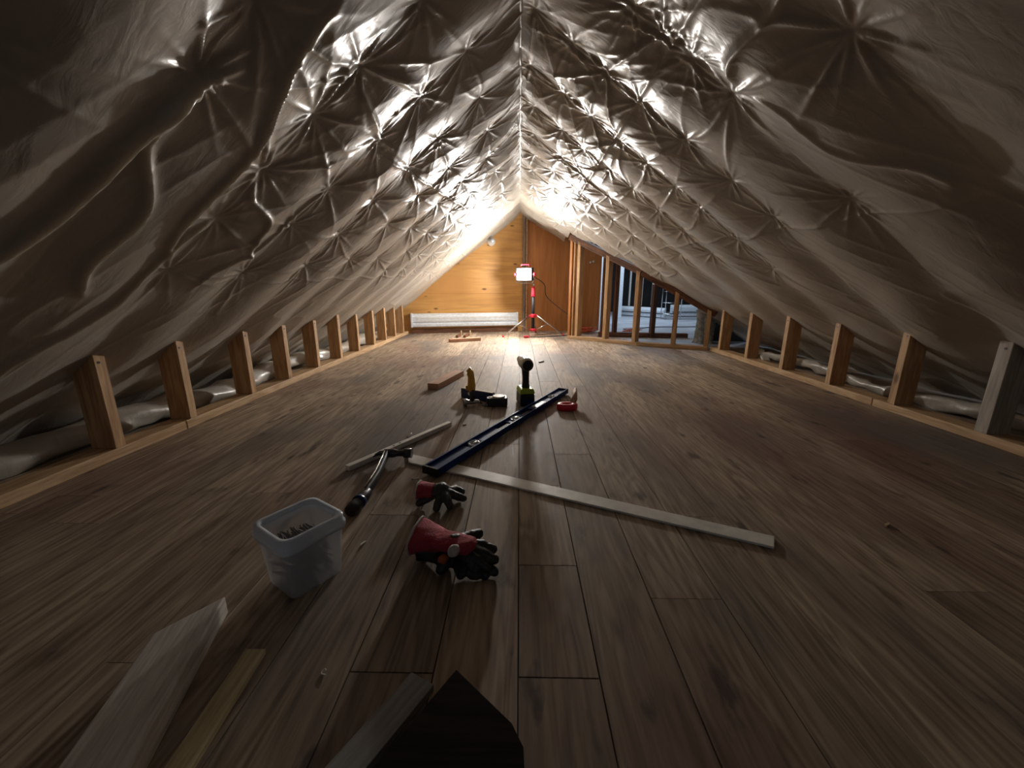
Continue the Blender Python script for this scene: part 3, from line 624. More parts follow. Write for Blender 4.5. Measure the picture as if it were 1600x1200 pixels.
# old dark studs of the second frame
for x, yy, lab in ((1.00, 4.93, 'dark old stud of the rear frame nearest the plywood'), (1.135, 4.88, 'dark old stud of the rear frame beside the narrow casing'), (1.565, 4.80, 'dark reddish old stud of the rear frame, right one')):
    zt = zr(x) + .04
    mb = MB(); mb.box((0, 0, zt / 2), (.045, .09, zt)); o = mb.build('wall_stud', M['old'], bevel=.003, loc=(x + .02, yy, .0065)); tag(o, lab, 'stud', 'dark studs of the rear frame')
plate((.96, 4.86, 0), (1.98, 4.70, 0), 'dark old sill of the rear frame behind the partition', side=-1, mat='oldx', t=.05, z0=.006)
# thin pale battens on the dark wall
for i, x in enumerate((2.42, 2.68, 2.92)):
    mb = MB(); mb.box((0, 0, .85), (.035, .03, 1.7)); o = mb.build('wall_batten', M['trimw'], loc=(x, 9.0, .18)); tag(o, '%s of the three thin pale battens on the dark wall' % ('leftmost', 'middle', 'rightmost')[i], 'batten', 'pale battens on the dark wall')
def long_heater(a, b, z0, z1, label):
    a = Vector(a); b = Vector(b); d = b - a; L_ = d.length
    t = thing('baseboard_heater', label, 'heater', loc=tuple((a + b) / 2), rot=(0, 0, math.atan2(d.y, d.x)))
    mb = MB(); mb.prism([(0, z0 + .02), (-.06, z0 + .02), (-.065, z1 - .05), (-.04, z1), (0, z1)], (-L_ / 2, 0, 0), (0, 1, 0), (0, 0, 1), (1, 0, 0), L_); mb.build('casing', M['white'], t, bevel=.003)
    mb = MB(); mb.box((0, -.07, z0 + .09), (L_ * .96, .008, .012)); mb.build('fin_slot', M['blackm'], t)
    return t
long_heater((2.03, 8.6, 0), (2.75, 7.6, 0), .01, .2, 'slanting white baseboard heater on the pale floor behind the middle studs')
long_heater((3.0, 8.1, 0), (4.3, 8.1, 0), .01, .24, 'straight white baseboard heater by the back wall, seen right of the partition joint')
wall_piece('leak_block_panel', (2.03, 4.46, 0), (3.1, 4.30, 0), lambda x: max(zr(x), .02) + .02, .02, 'darkwall', 'added dark panel blocking stray light beside the rough column')  # added dark panel, keeps daylight from leaking behind the right knee wall
# wire shelf rack
t = thing('wire_rack', 'dark wire rack standing behind the middle stud', 'rack', loc=(2.62, 7.3, .006))
mb = MB()
for sx in (0, .28):
    for sy in (0, .2): mb.cyl((sx, sy, 0), (sx, sy, 1.0), .008, seg=8)
mb.build('frame', M['steel'], t)
for z in (.1, .3, .5, .7, .9):
    mb = MB()
    for k in range(6): mb.cyl((0, .04 * k, z), (.28, .04 * k, z), .004, seg=6)
    mb.cyl((0, 0, z), (0, .2, z), .005, seg=6); mb.cyl((.28, 0, z), (.28, .2, z), .005, seg=6)
    mb.build('shelf', M['steel'], t)
mb = MB(); mb.box((0, 0, .28), (.10, .05, .56)); o = mb.build('wall_stud', M['stud'], loc=(3.55, 8.35, .006)); tag(o, 'short yellow stud standing behind the straight white heater', 'stud')
# rough column
t = thing('mortar_column', 'rough grey mortar covered column behind the right end of the partition', 'column', loc=(1.98, 4.30, .0065))
mb = MB(); rr = random.Random(4); seg = 40; prof = []
vs = []; fs = []; nz_ = 28
for i in range(nz_):
    z = .78 * i / (nz_ - 1)
    for k in range(seg):
        a = 2 * math.pi * k / seg
        r = .085 - .03 * z + .010 * math.sin(a * 5 + 3 * math.sin(z * 9)) + .006 * math.sin(a * 11 + z * 14) + rr.uniform(-.004, .004) + (.012 if i == 0 else 0)
        vs.append((r * math.cos(a) * 1.1, r * math.sin(a), z))
for i in range(nz_ - 1):
    for k in range(seg): fs.append((i * seg + k, i * seg + (k + 1) % seg, (i + 1) * seg + (k + 1) % seg, (i + 1) * seg + k))
mb.add(vs, fs, 0, True); mb.build('shaft', M['concrete'], t)
# orange cord coil and thin cords
rr = random.Random(12)
def coil(c, rx, ry, turns, label):
    pts = []; mb = MB()
    for i in range(turns * 14):
        a = i / 14 * 2 * math.pi; k = .75 + .3 * math.sin(i * .37) + .12 * math.sin(i * 1.9 + c.x)
        pts.append((c.x + rx * k * math.cos(a) + .03 * math.sin(i * .11), c.y + ry * k * math.sin(a), .010 + .007 * (i / 14) + rr.uniform(0, .016)))
    mb.tube(pts, .0042, 6); o = mb.build('extension_cord', M['orange']); tag(o, label, 'cord'); return o
coil(Vector((.87, 5.25, 0)), .13, .09, 9, 'heap of orange extension cord on the floor against the reddish plywood')
coil(Vector((1.45, 5.2, .01)), .11, .08, 6, 'smaller coil of orange cord on the pale floor between dark studs')
def cord(pts, r, mat, label, name='cable'):
    # smooth by Catmull-Rom
    P = [Vector(p) for p in pts]; P = [P[0]] + P + [P[-1]]; out = []
    for i in range(1, len(P) - 2):
        for k in range(8):
            t = k / 8; a, b, c, d = P[i - 1], P[i], P[i + 1], P[i + 2]
            out.append(.5 * ((2 * b) + (c - a) * t + (2 * a - 5 * b + 4 * c - d) * t * t + (3 * b - a - 3 * c + d) * t ** 3))
    out.append(P[-2]); mb = MB(); mb.tube(out, r, 8); o = mb.build(name, M[mat]); tag(o, label, 'cord'); return o
cord([(1.45, 5.6, .016), (1.75, 5.75, .016), (2.0, 5.9, .016), (2.6, 5.95, .016), (2.9, 6.3, .016)], .006, 'blackp', 'thin dark cord lying across the pale floor beyond')

# ------------------------------------------------------------------ work light on tripod
base = Vector((.165, 4.93, 0))
wl = thing('work_light', 'bright LED work light on a red and black tripod before the end wall', 'work light', loc=tuple(base))
feet = [G(786, 527) - base, G(880, 524.5) - base, Vector((.05, .36, 0))]
mb = MB(); mb.cyl((0, 0, .075), (0, 0, .50), .019, seg=18); mb.build('pole', M['blackm'], wl)
mb = MB(); mb.cyl((0, 0, .48), (0, 0, .63), .010, seg=14); mb.build('upper_pole', M['steel'], wl)
mb = MB(); mb.lathe([(.02, .475), (.026, .48), (.026, .52), (.022, .53), (.022, .585), (.014, .60)], (0, 0, 0), (0, 0, 1), 18); mb.build('locking_collar', M['redp'], wl, bevel=.001)
mb = MB(); mb.lathe([(.022, .225), (.034, .23), (.034, .262), (.022, .268)], (0, 0, 0), (0, 0, 1), 18)
for f in feet: u_ = Vector((f.x, f.y, 0)).normalized(); mb.box(tuple(u_ * .036 + Vector((0, 0, .246))), (.028, .028, .026), Matrix.Rotation(math.atan2(u_.y, u_.x), 3, 'Z'))
mb.build('upper_hub', M['redp'], wl, bevel=.002)
mb = MB(); mb.lathe([(.018, .06), (.026, .063), (.026, .088), (.018, .092)], (0, 0, 0), (0, 0, 1), 18)
for f in feet: u_ = Vector((f.x, f.y, 0)).normalized(); mb.box(tuple(u_ * .03 + Vector((0, 0, .076))), (.022, .022, .018), Matrix.Rotation(math.atan2(u_.y, u_.x), 3, 'Z'))
mb.build('lower_hub', M['redp'], wl, bevel=.002)
for f in feet:
    u_ = Vector((f.x, f.y, 0)).normalized(); top = u_ * .045 + Vector((0, 0, .25)); ft = Vector((f.x, f.y, .012))
    mb = MB(); mb.cyl(top, ft, .009, seg=12); leg = mb.build('leg', M['steel'], wl)
    mb = MB(); mb.ball(ft, .013); mb.build('rubber_foot', M['redp'], leg)
    mid = top.lerp(ft, .42); mb = MB(); mb.cyl(u_ * .035 + Vector((0, 0, .076)), mid, .0055, seg=8); mb.build('brace', M['steel'], wl)
# yoke and head
hc = LAMP - base
zax = LAMP_N; xax = Vector((0, 0, 1)).cross(zax).normalized(); yax = zax.cross(xax)
R_ = Matrix((xax, yax, zax)).transposed()
def H(x, y, z): return hc + R_ @ Vector((x, y, z))
mb = MB(); pts = [H(-.115, 0, .0), H(-.118, -.06, .0), H(-.10, -.095, 0), Vector((0, 0, .635)), H(.10, -.095, 0), H(.118, -.06, 0), H(.115, 0, 0)]
mb.tube(pts, .0065, 8); mb.build('yoke', M['steel'], wl)
mb = MB(); mb.lathe([(.010, 0), (.02, .004), (.02, .02), (.010, .026)], H(.118, 0, 0), xax, 12); mb.build('knob', M['redp'], wl); mb = MB(); mb.lathe([(.010, 0), (.02, .004), (.02, .02), (.010, .026)], H(-.118, 0, 0), -xax, 12); mb.build('knob', M['redp'], wl)
mb = MB(); mb.box(H(0, 0, 0), (.21, .15, .045), R_); mb.box(H(0, 0, -.03), (.17, .12, .02), R_)
for k in range(7): mb.box(H(-.07 + k * .0233, 0, -.048), (.006, .11, .02), R_)
mb.build('housing', M['blackm'], wl, bevel=.004)
mb = MB(); mb.box(H(0, 0, .0255), (.185, .125, .006), R_, 0, ); mb.build('lens', M['led'], wl, bevel=.002)
mb = MB(); mb.tube([H(-.06, .075, -.0), H(-.05, .11, -.01), H(.05, .11, -.01), H(.06, .075, 0)], .007, 8); mb.build('carry_handle', M['redp'], wl)
flood.parent = wl; flood.location = H(0, 0, .031); flood.rotation_euler = (-LAMP_N).to_track_quat('Z', 'Y').to_euler()
beam.parent = wl; beam.location = (LAMP + LAMP_N * 0.085) - base
cord([LAMP + R_ @ Vector((.10, -.03, -.05)), (.30, 5.0, .62), (.33, 5.02, .48), (.46, 4.96, .36), (.57, 4.9, .28), (.70, 4.83, .20), (.75, 4.95, .06), (.66, 5.0, .008), (.45, 4.86, .0065), (.2, 4.78, .0065), (.05, 4.76, .0065)], .005, 'blackp', 'thin black power cord running from the work light to the partition')
o = None
mb = MB(); mb.box((0, 0, .012), (.06, .028, .022)); mb.cyl((.03, 0, .012), (.05, 0, .012), .008, seg=10)
o = mb.build('cord_plug', M['redp'], bevel=.004, loc=(G(822, 528).x, G(822, 528).y, .001), rot=(0, 0, .25)); tag(o, 'red cord connector lying in front of the tripod foot', 'plug')

# ------------------------------------------------------------------ boards in the foreground
def board(name, label, cat, quad, z, th, mat, bevel=.002, tilt=None):
    """quad: four top corners in floor coordinates, first edge = far end; local X along the length"""
    q = [Vector((p[0], p[1], 0)) for p in quad]; c = sum(q, Vector()) / 4
    d = ((q[1] + q[0]) / 2 - (q[3] + q[2]) / 2); a = math.atan2(d.y, d.x); Rz = Matrix.Rotation(-a, 3, 'Z')
    lp = [Rz @ (p - c) for p in q]
    mb = MB(); mb.prism([(p.x, p.y) for p in lp], (0, 0, 0), (1, 0, 0), (0, 1, 0), (0, 0, 1), th)
    o = mb.build(name, M[mat], bevel=bevel, loc=(c.x, c.y, z + .0006), rot=(0, 0, a)); tag(o, label, cat); return o
def ext(p, q, k): return (p[0] + (q[0] - p[0]) * k, p[1] + (q[1] - p[1]) * k)
A0 = G(239, 990, .038); A1 = G(352, 931, .038); A3 = G(90, 1200, .038); A2 = G(202, 1200, .038)
board('lumber_board', 'wide weathered grey board lying at the lower left with a skewed end', 'board', [A0, A1, ext(A1, A2, 1.9), ext(A0, A3, 2.3)], 0, .038, 'greyboard', .003)
B0 = G(384, 1014, .01); B1 = G(415, 1014, .01); B3 = G(256, 1200, .01); B2 = G(298, 1200, .01)
board('wood_lath', 'thin pale yellow lath lying right of the wide grey board', 'lath', [B0, B1, ext(B1, B2, 1.8), ext(B0, B3, 1.8)], 0, .010, 'lath', .001)
C0 = G(643, 1050, .012); C1 = G(678, 1070, .012); C2 = G(585, 1185, .012); C3 = G(545, 1158, .012)
board('grey_board', 'thin grey board end at the bottom, left of the dark board', 'board', [C0, C1, ext(C1, C2, 1.6), ext(C0, C3, 1.8)], 0, .012, 'greyoff', .001)
D0 = G(713, 1044, .045); D1 = G(800, 1128, .045); D2 = G(818, 1165, .045); D3 = G(822, 1260, .045); D4 = G(545, 1240, .045)
q = [Vector((p.x, p.y, 0)) for p in (D0, D1, D2, D3, D4)]; cc = sum(q, Vector()) / 5
mb = MB(); mb.prism([(p.x - cc.x, p.y - cc.y) for p in q][::-1], (0, 0, 0), (1, 0, 0), (0, 1, 0), (0, 0, 1), .030)
o = mb.build('dark_board', M['darkoff'], bevel=.0015, loc=(cc.x, cc.y, .0135)); tag(o, 'nearly black cut board end at the bottom centre, overlapping the thin grey board', 'board')

# ------------------------------------------------------------------ long white strips
S0 = G(636, 708, .006); S1 = G(1210, 838, .006); S2 = G(1210, 855, .006); S3 = G(638, 722, .006)
board('trim_strip', 'long flat white painted strip lying under the blue level', 'trim strip', [S1, S2, S3, S0], 0, .006, 'trimw', .001)
T0 = G(542, 727, .02); T1 = G(703, 658, .02)
d = (T1 - T0); L_ = d.length; c = (T0 + T1) / 2; a = math.atan2(d.y, d.x)
st_ = thing('aluminium_channel', 'short whitish channel strip lying on edge left of the hammer head', 'strip', loc=(c.x, c.y, .0006), rot=(0, 0, a))
mb = MB(); mb.box((0, 0, .009), (L_, .022, .018)); mb.build('rail', M['trimw'], st_, bevel=.0015)
for x in (-.06, -.03):
    mb = MB(); mb.lathe([(.004, 0), (.004, .0006)], (x, 0, .018), (0, 0, 1), 10); mb.build('screw_hole', M['blackp'], st_)

# ------------------------------------------------------------------ blue box level
e0 = (G(657, 727, .025) + G(686, 742, .025)) / 2; e1 = (G(874, 607, .025) + G(886, 610, .025)) / 2
d = e1 - e0; L_ = d.length; c = (e0 + e1) / 2; a = math.atan2(d.y, d.x)
lv = thing('spirit_level', 'long navy blue spirit level lying diagonally across the floor', 'level', loc=(c.x, c.y, .0068), rot=(0, 0, a))
mb = MB(); Wd = .062; Hh = .026
for s_ in (-1, 1): mb.box((0, s_ * (Wd / 2 - .004), Hh / 2), (L_ - .02, .008, Hh))
holes = [(-L_ * .28, .035), (L_ * .0, .022), (-L_ * .085, .045), (L_ * .10, .050), (L_ * .36, .035)]
holes = sorted(holes); x = -L_ / 2 + .01
for hx, hw in holes: mb.box(((x + hx - hw) / 2, 0, Hh / 2), (hx - hw - x, Wd - .014, .007)); x = hx + hw
mb.box(((x + L_ / 2 - .01) / 2, 0, Hh / 2), (L_ / 2 - .01 - x, Wd - .014, .007))
mb.build('frame', M['blue'], lv, bevel=.0012)
for s_ in (-1, 1): mb = MB(); mb.box((s_ * (L_ / 2 - .005), 0, Hh / 2), (.010, Wd + .002, Hh + .001)); mb.build('end_cap', M['blackp'], lv, bevel=.002)
for hx, hw in (holes[0], holes[2], holes[4]):
    mb = MB(); mb.lathe([(.024, 0), (.024, .014), (.017, .014), (.016, .004), (.001, .004)], (hx, 0, Hh / 2 - .007), (0, 0, 1), 24, sx=1.3); hd = mb.build('vial_holder', M['vial'], lv)
    mb = MB(); mb.cyl((hx - .016, 0, Hh / 2 + .004), (hx + .016, 0, Hh / 2 + .004), .0055, seg=12); mb.build('vial', M['trimw'], hd)
mb = MB(); mb.box((L_ * .22, 0, Hh / 2 + .0045), (.11, .032, .001)); mb.build('label_plate', M['trimw'], lv)

# ------------------------------------------------------------------ claw hammer with curved rubber handle
hm = thing('hammer', 'black handled hammer leaning beside the tub, head by the white strips', 'hammer')
a0 = G(548, 795, .018); a1 = G(572, 772, .022); a2 = G(592, 740, .026); a3 = G(606, 708, .028)
mb = MB(); mb.tube([a1.lerp(a0, .25), a1, a1.lerp(a2, .5), a2, a2.lerp(a3, .6), a3], [.011, .011, .0105, .010, .009, .009], 12, sx=1.5, sy=.8, up=(0, 0, 1)); mb.build('shaft', M['blackm'], hm)
mb = MB(); up_ = Vector((-.009, 0, .011)); mb.tube([q + up_ for q in (a1.lerp(a2, .15), a1.lerp(a2, .6), a2, a2.lerp(a3, .6), a3)], .0028, 8); mb.build('bright_edge', M['steel'], hm)
g0 = G(546, 800, .016); mb = MB(); mb.tube([g0, g0.lerp(a1, .25), g0.lerp(a1, .5), g0.lerp(a1, .8), a1.lerp(a2, .12)], [.016, .019, .016, .018, .014], 14, sx=1.0, sy=1.0)
mb.build('grip', M['blackp'], hm, bevel=.002)
mb = MB(); mb.tube([g0.lerp(a1, .52), g0.lerp(a1, .66)], [.0195, .0195], 14); mb.build('grip_band', M['navy'], hm)
h0 = G(596, 712, .022); h1 = G(634, 712, .022)
d = (h1 - h0).normalized()
mb = MB(); mb.tube([a3 - d * .012, a3 + d * .02, a3 + d * .035, a3 + d * .055, a3 + d * .058, a3 + d * .085], [.014, .016, .011, .012, .017, .017], 16)
mb.build('head', M['dsteel'], hm)
mb = MB()
for s_ in (-1, 1):
    sd = Vector((-d.y, d.x, 0)) * .007 * s_
    mb.tube([a3 - d * .005 + sd * .5, a3 - d * .03 + sd, a3 - d * .05 + sd * 1.3 + Vector((0, 0, -.010))], [.009, .006, .002], 8)
mb.build('claw', M['dsteel'], hm)
# screws and debris
def screw(p, a, label, L_=.045, tilt=0.0):
    mb = MB(); mb.tube([(0, 0, 0), (L_ * .85, 0, 0), (L_, 0, 0)], [.0026, .0024, .0004], 8); mb.lathe([(.0028, 0), (.0055, -.003), (.0055, -.004)], (0, 0, 0), (1, 0, 0), 10)
    o = mb.build('screw', M['steel'], loc=(p.x, p.y, .006), rot=(0, tilt, a)); tag(o, label, 'screw'); return o
screw(G(637, 685), 1.45, 'screw lying beside the whitish channel strip, above the hammer head', .05)
screw(G(645, 752), .4, 'tiny screw left of the red cuff of the far glove', .02)
mb = MB(); ring = [(.003 * math.cos(k * .7), .0045 * math.sin(k * .7), .0015) for k in range(8)]; mb.tube(ring + [(.006, -.006, .0015)], .001, 6)
o = mb.build('wire_ring', M['ceramic'], loc=(G(506, 1051).x, G(506, 1051).y, .0008)); tag(o, 'tiny white bent ring on the floor at the bottom', 'debris')
def chip(u, v, L_, w_, t_, a, mat, label, name='wood_chip'):
    p = G(u, v); mb = MB(); mb.prism([(-L_ / 2, -w_ / 2), (L_ * .35, -w_ * .4), (L_ / 2, w_ * .1), (L_ * .2, w_ / 2), (-L_ * .45, w_ * .35)], (0, 0, 0), (1, 0, 0), (0, 1, 0), (0, 0, 1), t_)
    o = mb.build(name, M[mat], loc=(p.x, p.y, .0006), rot=(0, 0, a)); tag(o, label, 'chip')
chip(846, 566, .075, .012, .010, .9, 'blackp', 'small black sliver on the floor right of the drill', 'sliver')
chip(1386, 821, .022, .006, .004, .5, 'lath', 'pale wood chip on the right part of the floor')
chip(568, 850, .016, .005, .004, 1.1, 'trimw', 'tiny white chip on the floor right of the tub')
chip(726, 664, .016, .007, .004, .2, 'lath', 'tiny wood chip right of the tip of the channel strip')
chip(768, 668, .018, .006, .004, 1.4, 'oldx', 'tiny dark chip between the channel strip and the blue level')

# ------------------------------------------------------------------ pine block, tools at mid distance
k0 = G(672, 611); k1 = G(684, 614); ka = G(718, 593)
p0 = Vector((-.515, 2.285, 0)); p1 = Vector((-.415, 2.67, 0)); batten(p0, p1, .07, .036, 'block', 'pine_block', 'short pinkish pine block lying left of the yellow handled hammer', 'block', bevel=.002)
# navy torpedo level standing on edge
q0 = G(722, 622); q1 = G(771, 631)
d = q1 - q0; a = math.atan2(d.y, d.x); c = (q0 + q1) / 2
tp = thing('torpedo_level', 'short navy blue level standing on edge behind the small hammer', 'level', loc=(c.x, c.y + .02, .0006), rot=(0, 0, a))
mb = MB(); L_ = .215; mb.box((0, 0, .026), (L_, .022, .052)); mb.build('body', M['navy'], tp, bevel=.003)
mb = MB(); mb.box((0, 0, .0535), (L_ - .01, .018, .003)); mb.build('top_edge', M['ceramic'], tp)
mb = MB(); mb.cyl((-.05, -.0118, .03), (-.05, -.0105, .03), .010); mb.build('vial', M['vial'], tp)
# small yellow handled hammer, head on the floor and handle up
hy = thing('small_hammer', 'small hammer with yellow wooden handle standing on its steel head', 'hammer')
b0 = G(738, 628, .02); top = G(737, 590, .155); b0 = Vector((b0.x, b0.y, .02)); top = Vector((b0.x - .005, b0.y + .01, .185))
mb = MB(); mb.tube([b0 + Vector((0, 0, .055)), b0.lerp(top, .45), b0.lerp(top, .62), b0.lerp(top, .8), b0.lerp(top, .92) + Vector((-.004, 0, 0)), top + Vector((-.010, 0, 0)), top + Vector((-.018, 0, -.008))], [.017, .022, .021, .018, .021, .019, .010], 16, sx=1, sy=.8); mb.build('handle', M['yellow'], hy)
mb = MB(); mb.box(b0 + Vector((-.022, 0, .075)), (.018, .020, .026)); mb.build('handle_spur', M['yellow'], hy, bevel=.004)
mb = MB(); mb.tube([b0 + Vector((0, 0, 0)), b0 + Vector((0, 0, .03)), b0 + Vector((0, 0, .066))], [.013, .012, .015], 16); mb.build('socket', M['dsteel'], hy)
mb = MB(); mb.tube([b0 + Vector((-.042, -.01, -.0)), b0 + Vector((-.026, -.008, -.0)), b0 + Vector((-.022, -.006, 0)), b0 + Vector((.0, 0, .0)), b0 + Vector((.03, .0, .004)), b0 + Vector((.05, .0, -.012))], [.0185, .0185, .012, .013, .010, .004], 16); mb.build('head', M['steel'], hy)
mb = MB(); mb.tube([b0 + Vector((-.046, -.011, 0)), b0 + Vector((-.042, -.01, 0))], [.017, .0187], 16); mb.build('striking_face', M['blackp'], hy)
# tape measure
tm = thing('tape_measure', 'dark tape measure with ivory round label beside the small hammer', 'tape measure', loc=(G(777, 633).x, G(777, 633).y, .0006), rot=(0, 0, .10))
mb = MB(); mb.prism([(-.055, -.028), (.045, -.034), (.052, -.02), (.052, .03), (.04, .04), (-.02, .036), (-.055, .01)], (0, 0, 0), (1, 0, 0), (0, 1, 0), (0, 0, 1), .044); mb.build('case', M['dsteel'], tm, bevel=.004)
mb = MB(); mb.lathe([(.033, 0), (.033, .004), (.029, .006)], (.008, .002, .044), (0, 0, 1), 28); mb.build('label_disc', M['cream'], tm)
mb = MB(); mb.prism([(-.045, -.008), (-.02, -.02), (-.02, .014)], (0, 0, .044), (1, 0, 0), (0, 1, 0), (0, 0, 1), .002); mb.build('label_tip', M['cream'], tm)
mb = MB(); mb.cyl((.008, .002, .046), (.008, .002, .049), .010, seg=16); mb.build('screw_cap', M['blackm'], tm)
mb = MB(); mb.box((-.066, -.01, .006), (.024, .020, .0012)); mb.box((-.078, -.01, .004), (.0012, .02, .008)); mb.build('tape_hook', M['steel'], tm)

# cordless drill standing on its battery, seen from behind
dr = thing('cordless_drill', 'lime and black cordless drill standing upright on its battery', 'drill', loc=(G(821, 634).x, G(821, 634).y + .045, .0006), rot=(0, 0, .2))
mb = MB(); mb.box((0, 0, .032), (.078, .115, .062), taper=.96); mb.build('battery', M['blackp'], dr, bevel=.008, seg=3)
mb = MB(); mb.box((0, -.0585, .026), (.05, .003, .022)); mb.build('battery_label', M['navy'], dr, bevel=.001)
mb = MB(); mb.box((0, 0, .076), (.080, .118, .026), taper=.85); mb.build('foot_shell', M['lime'], dr, bevel=.007, seg=3)
mb = MB(); mb.tube([(0, -.004, .085), (0, -.006, .11), (0, -.004, .14), (0, .0, .17), (0, .004, .19)], [.022, .018, .0175, .019, .022], 18, sx=1, sy=1.25, up=(1, 0, 0)); mb.build('grip', M['blackp'], dr)
mb = MB(); mb.lathe([(.018, -.062), (.029, -.055), (.033, -.03), (.0335, 0), (.032, .045), (.027, .075), (.022, .085)], (0, .005, .212), (0, 1, 0), 26); mb.build('motor_housing', M['cream'], dr)
mb = MB(); mb.lathe([(.012, -.066), (.026, -.062), (.0315, -.045), (.0335, -.028), (.0342, -.02)], (.001, .005, .211), (0, 1, 0), 26); mb.build('rear_cap', M['blackp'], dr)
mb = MB(); mb.lathe([(.021, .085), (.022, .10), (.021, .125), (.012, .135), (.006, .137)], (0, .005, .212), (0, 1, 0), 20); mb.build('chuck', M['dsteel'], dr)
mb = MB(); mb.box((0, .03, .168), (.014, .014, .03)); mb.build('trigger', M['lime'], dr, bevel=.003)
for k in range(3): mb = MB(); mb.box((-.012 + .012 * k, -.02, .2455), (.005, .03, .003)); mb.build('vent_slot', M['blackp'], dr)

# red reel with grey handle
rc = thing('chalk_reel', 'red oval chalk reel with tan handle at the far end of the blue level', 'chalk reel', loc=(G(886, 640).x, G(886, 640).y, .0006), rot=(0, 0, .15))
mb = MB(); n = 30; vs = []; fs = []
prof = [(.018, .0), (.048, .0), (.053, .006), (.053, .026), (.048, .032), (.026, .032), (.020, .026)]
for k in range(n):
    a = 2 * math.pi * k / n
    for (r, z) in prof: vs.append((r * math.cos(a), r * .62 * math.sin(a), z))
m_ = len(prof)
for k in range(n):
    for i in range(m_): fs.append((k * m_ + i, ((k + 1) % n) * m_ + i, ((k + 1) % n) * m_ + (i + 1) % m_, k * m_ + (i + 1) % m_))
mb.add(vs, fs, 0, True); mb.build('case', M['redp'], rc)
mb = MB(); mb.lathe([(.019, .004), (.019, .018)], (0, 0, 0), (0, 0, 1), 20, sy=.62); mb.build('spool', M['blackp'], rc)
for s_ in (0, 1):
    mb = MB(); mb.tube([(.030, .01 + .012 * s_, .022), (.058, .055 + .008 * s_, .038 + .016 * s_), (.078, .145 - .02 * s_, .056 + .016 * s_)], [.012, .011, .008], 10); mb.build('handle', M['block'], rc)

# ------------------------------------------------------------------ gloves
def remesh(o, vox=.0026, noise=.0025, nsize=.02):
    r = o.modifiers.new('remesh', 'REMESH'); r.mode = 'VOXEL'; r.voxel_size = vox; r.use_smooth_shade = True
    s_ = o.modifiers.new('smooth', 'SMOOTH'); s_.iterations = 3; s_.factor = .5
    tx = bpy.data.textures.new('wrinkle', 'CLOUDS'); tx.noise_scale = nsize
    dd = o.modifiers.new('wrinkle', 'DISPLACE'); dd.texture = tx; dd.strength = noise * 2; dd.mid_level = .5
def glove(label, wrist, palm, fingers, body_mat, cuff, mats, back_mat=None, pr=.030):
    """wrist, palm: points; fingers: lists of points; cuff: (end point, radius)"""
    t = thing('work_glove', label, 'glove', loc=(palm.x, palm.y, 0)); o0 = Vector((palm.x, palm.y, 0))
    mb = MB(); d = (palm - wrist)
    mb.tube([wrist - o0, wrist.lerp(palm, .5) - o0, palm - o0, palm + d * .45 - o0], [pr * .75, pr * .95, pr * 1.05, pr * .8], 16, sx=.55, sy=1.1, up=(0, 0, 1))
    mb.ball(palm - o0, pr * .8)
    for f in fingers:
        pts = [palm.lerp(f[0], .35) - o0] + [Vector(q) - o0 for q in f]
        rad = [.0125] + [.0118] * (len(f) - 1) + [.0105]
        mb.tube(pts, rad, 12); mb.ball(pts[-1], .0105); 
        for q in pts[:-1]: mb.ball(q, .0116)
    b = mb.build('hand', M[body_mat], t, weld=False); remesh(b)
    ce, cr_ = cuff; n = 28; vs = []; fs = []
    ax_ = (ce - wrist).normalized(); sd = Vector((0, 0, 1)).cross(ax_).normalized(); up_ = ax_.cross(sd)
    ns_ = 9
    ck = random.Random(int(abs(ce.x) * 1e4))
    for i in range(ns_):
        k = i / (ns_ - 1); c_ = wrist.lerp(palm, .35 * (1 - k)) .lerp(ce, k); r = pr * .95 * (1 - k) + cr_ * k
        for j in range(n):
            a = 2 * math.pi * j / n; w1 = 1 + .07 * math.sin(3 * a + 2 * k + cr_ * 100) + .04 * math.sin(7 * a + 5 * k)
            vv = c_ - o0 + sd * (r * math.cos(a) * w1) + up_ * (r * .62 * math.sin(a) * w1); vv.z = max(.002, vv.z); vs.append(vv)
    for i in range(ns_ - 1):
        for j in range(n): fs.append((i * n + j, i * n + (j + 1) % n, (i + 1) * n + (j + 1) % n, (i + 1) * n + j))
    mb = MB(); mb.add(vs, fs, 0, True); cu = mb.build('cuff', M[mats[0]], t); so = cu.modifiers.new('solid', 'SOLIDIFY'); so.thickness = .002; so.offset = -1
    mb = MB(); ringp = vs[-n:]; mb.tube(ringp + [ringp[0], ringp[1]], .003, 8); mb.build('hem', M[mats[1]], t)
    return t, o0
P_ = lambda u, v, z: G(u, v, z)
# far dark grey glove
glove('dark grey work glove with short red cuff at the near end of the blue level', P_(672, 766, .035), P_(690, 766, .034),
      [[P_(704, 766, .030), P_(712, 764, .022), P_(722, 768, .016)], [P_(706, 772, .030), P_(716, 776, .022), P_(724, 779, .014)],
       [P_(696, 775, .030), P_(700, 783, .024), P_(703, 791, .013)], [P_(688, 776, .028), P_(684, 786, .020), P_(682, 794, .012)],
       [P_(676, 774, .026), P_(666, 780, .018), P_(655, 786, .012)]], 'gloved', (P_(654, 765, .036), .035), ('cloth', 'clothw'))
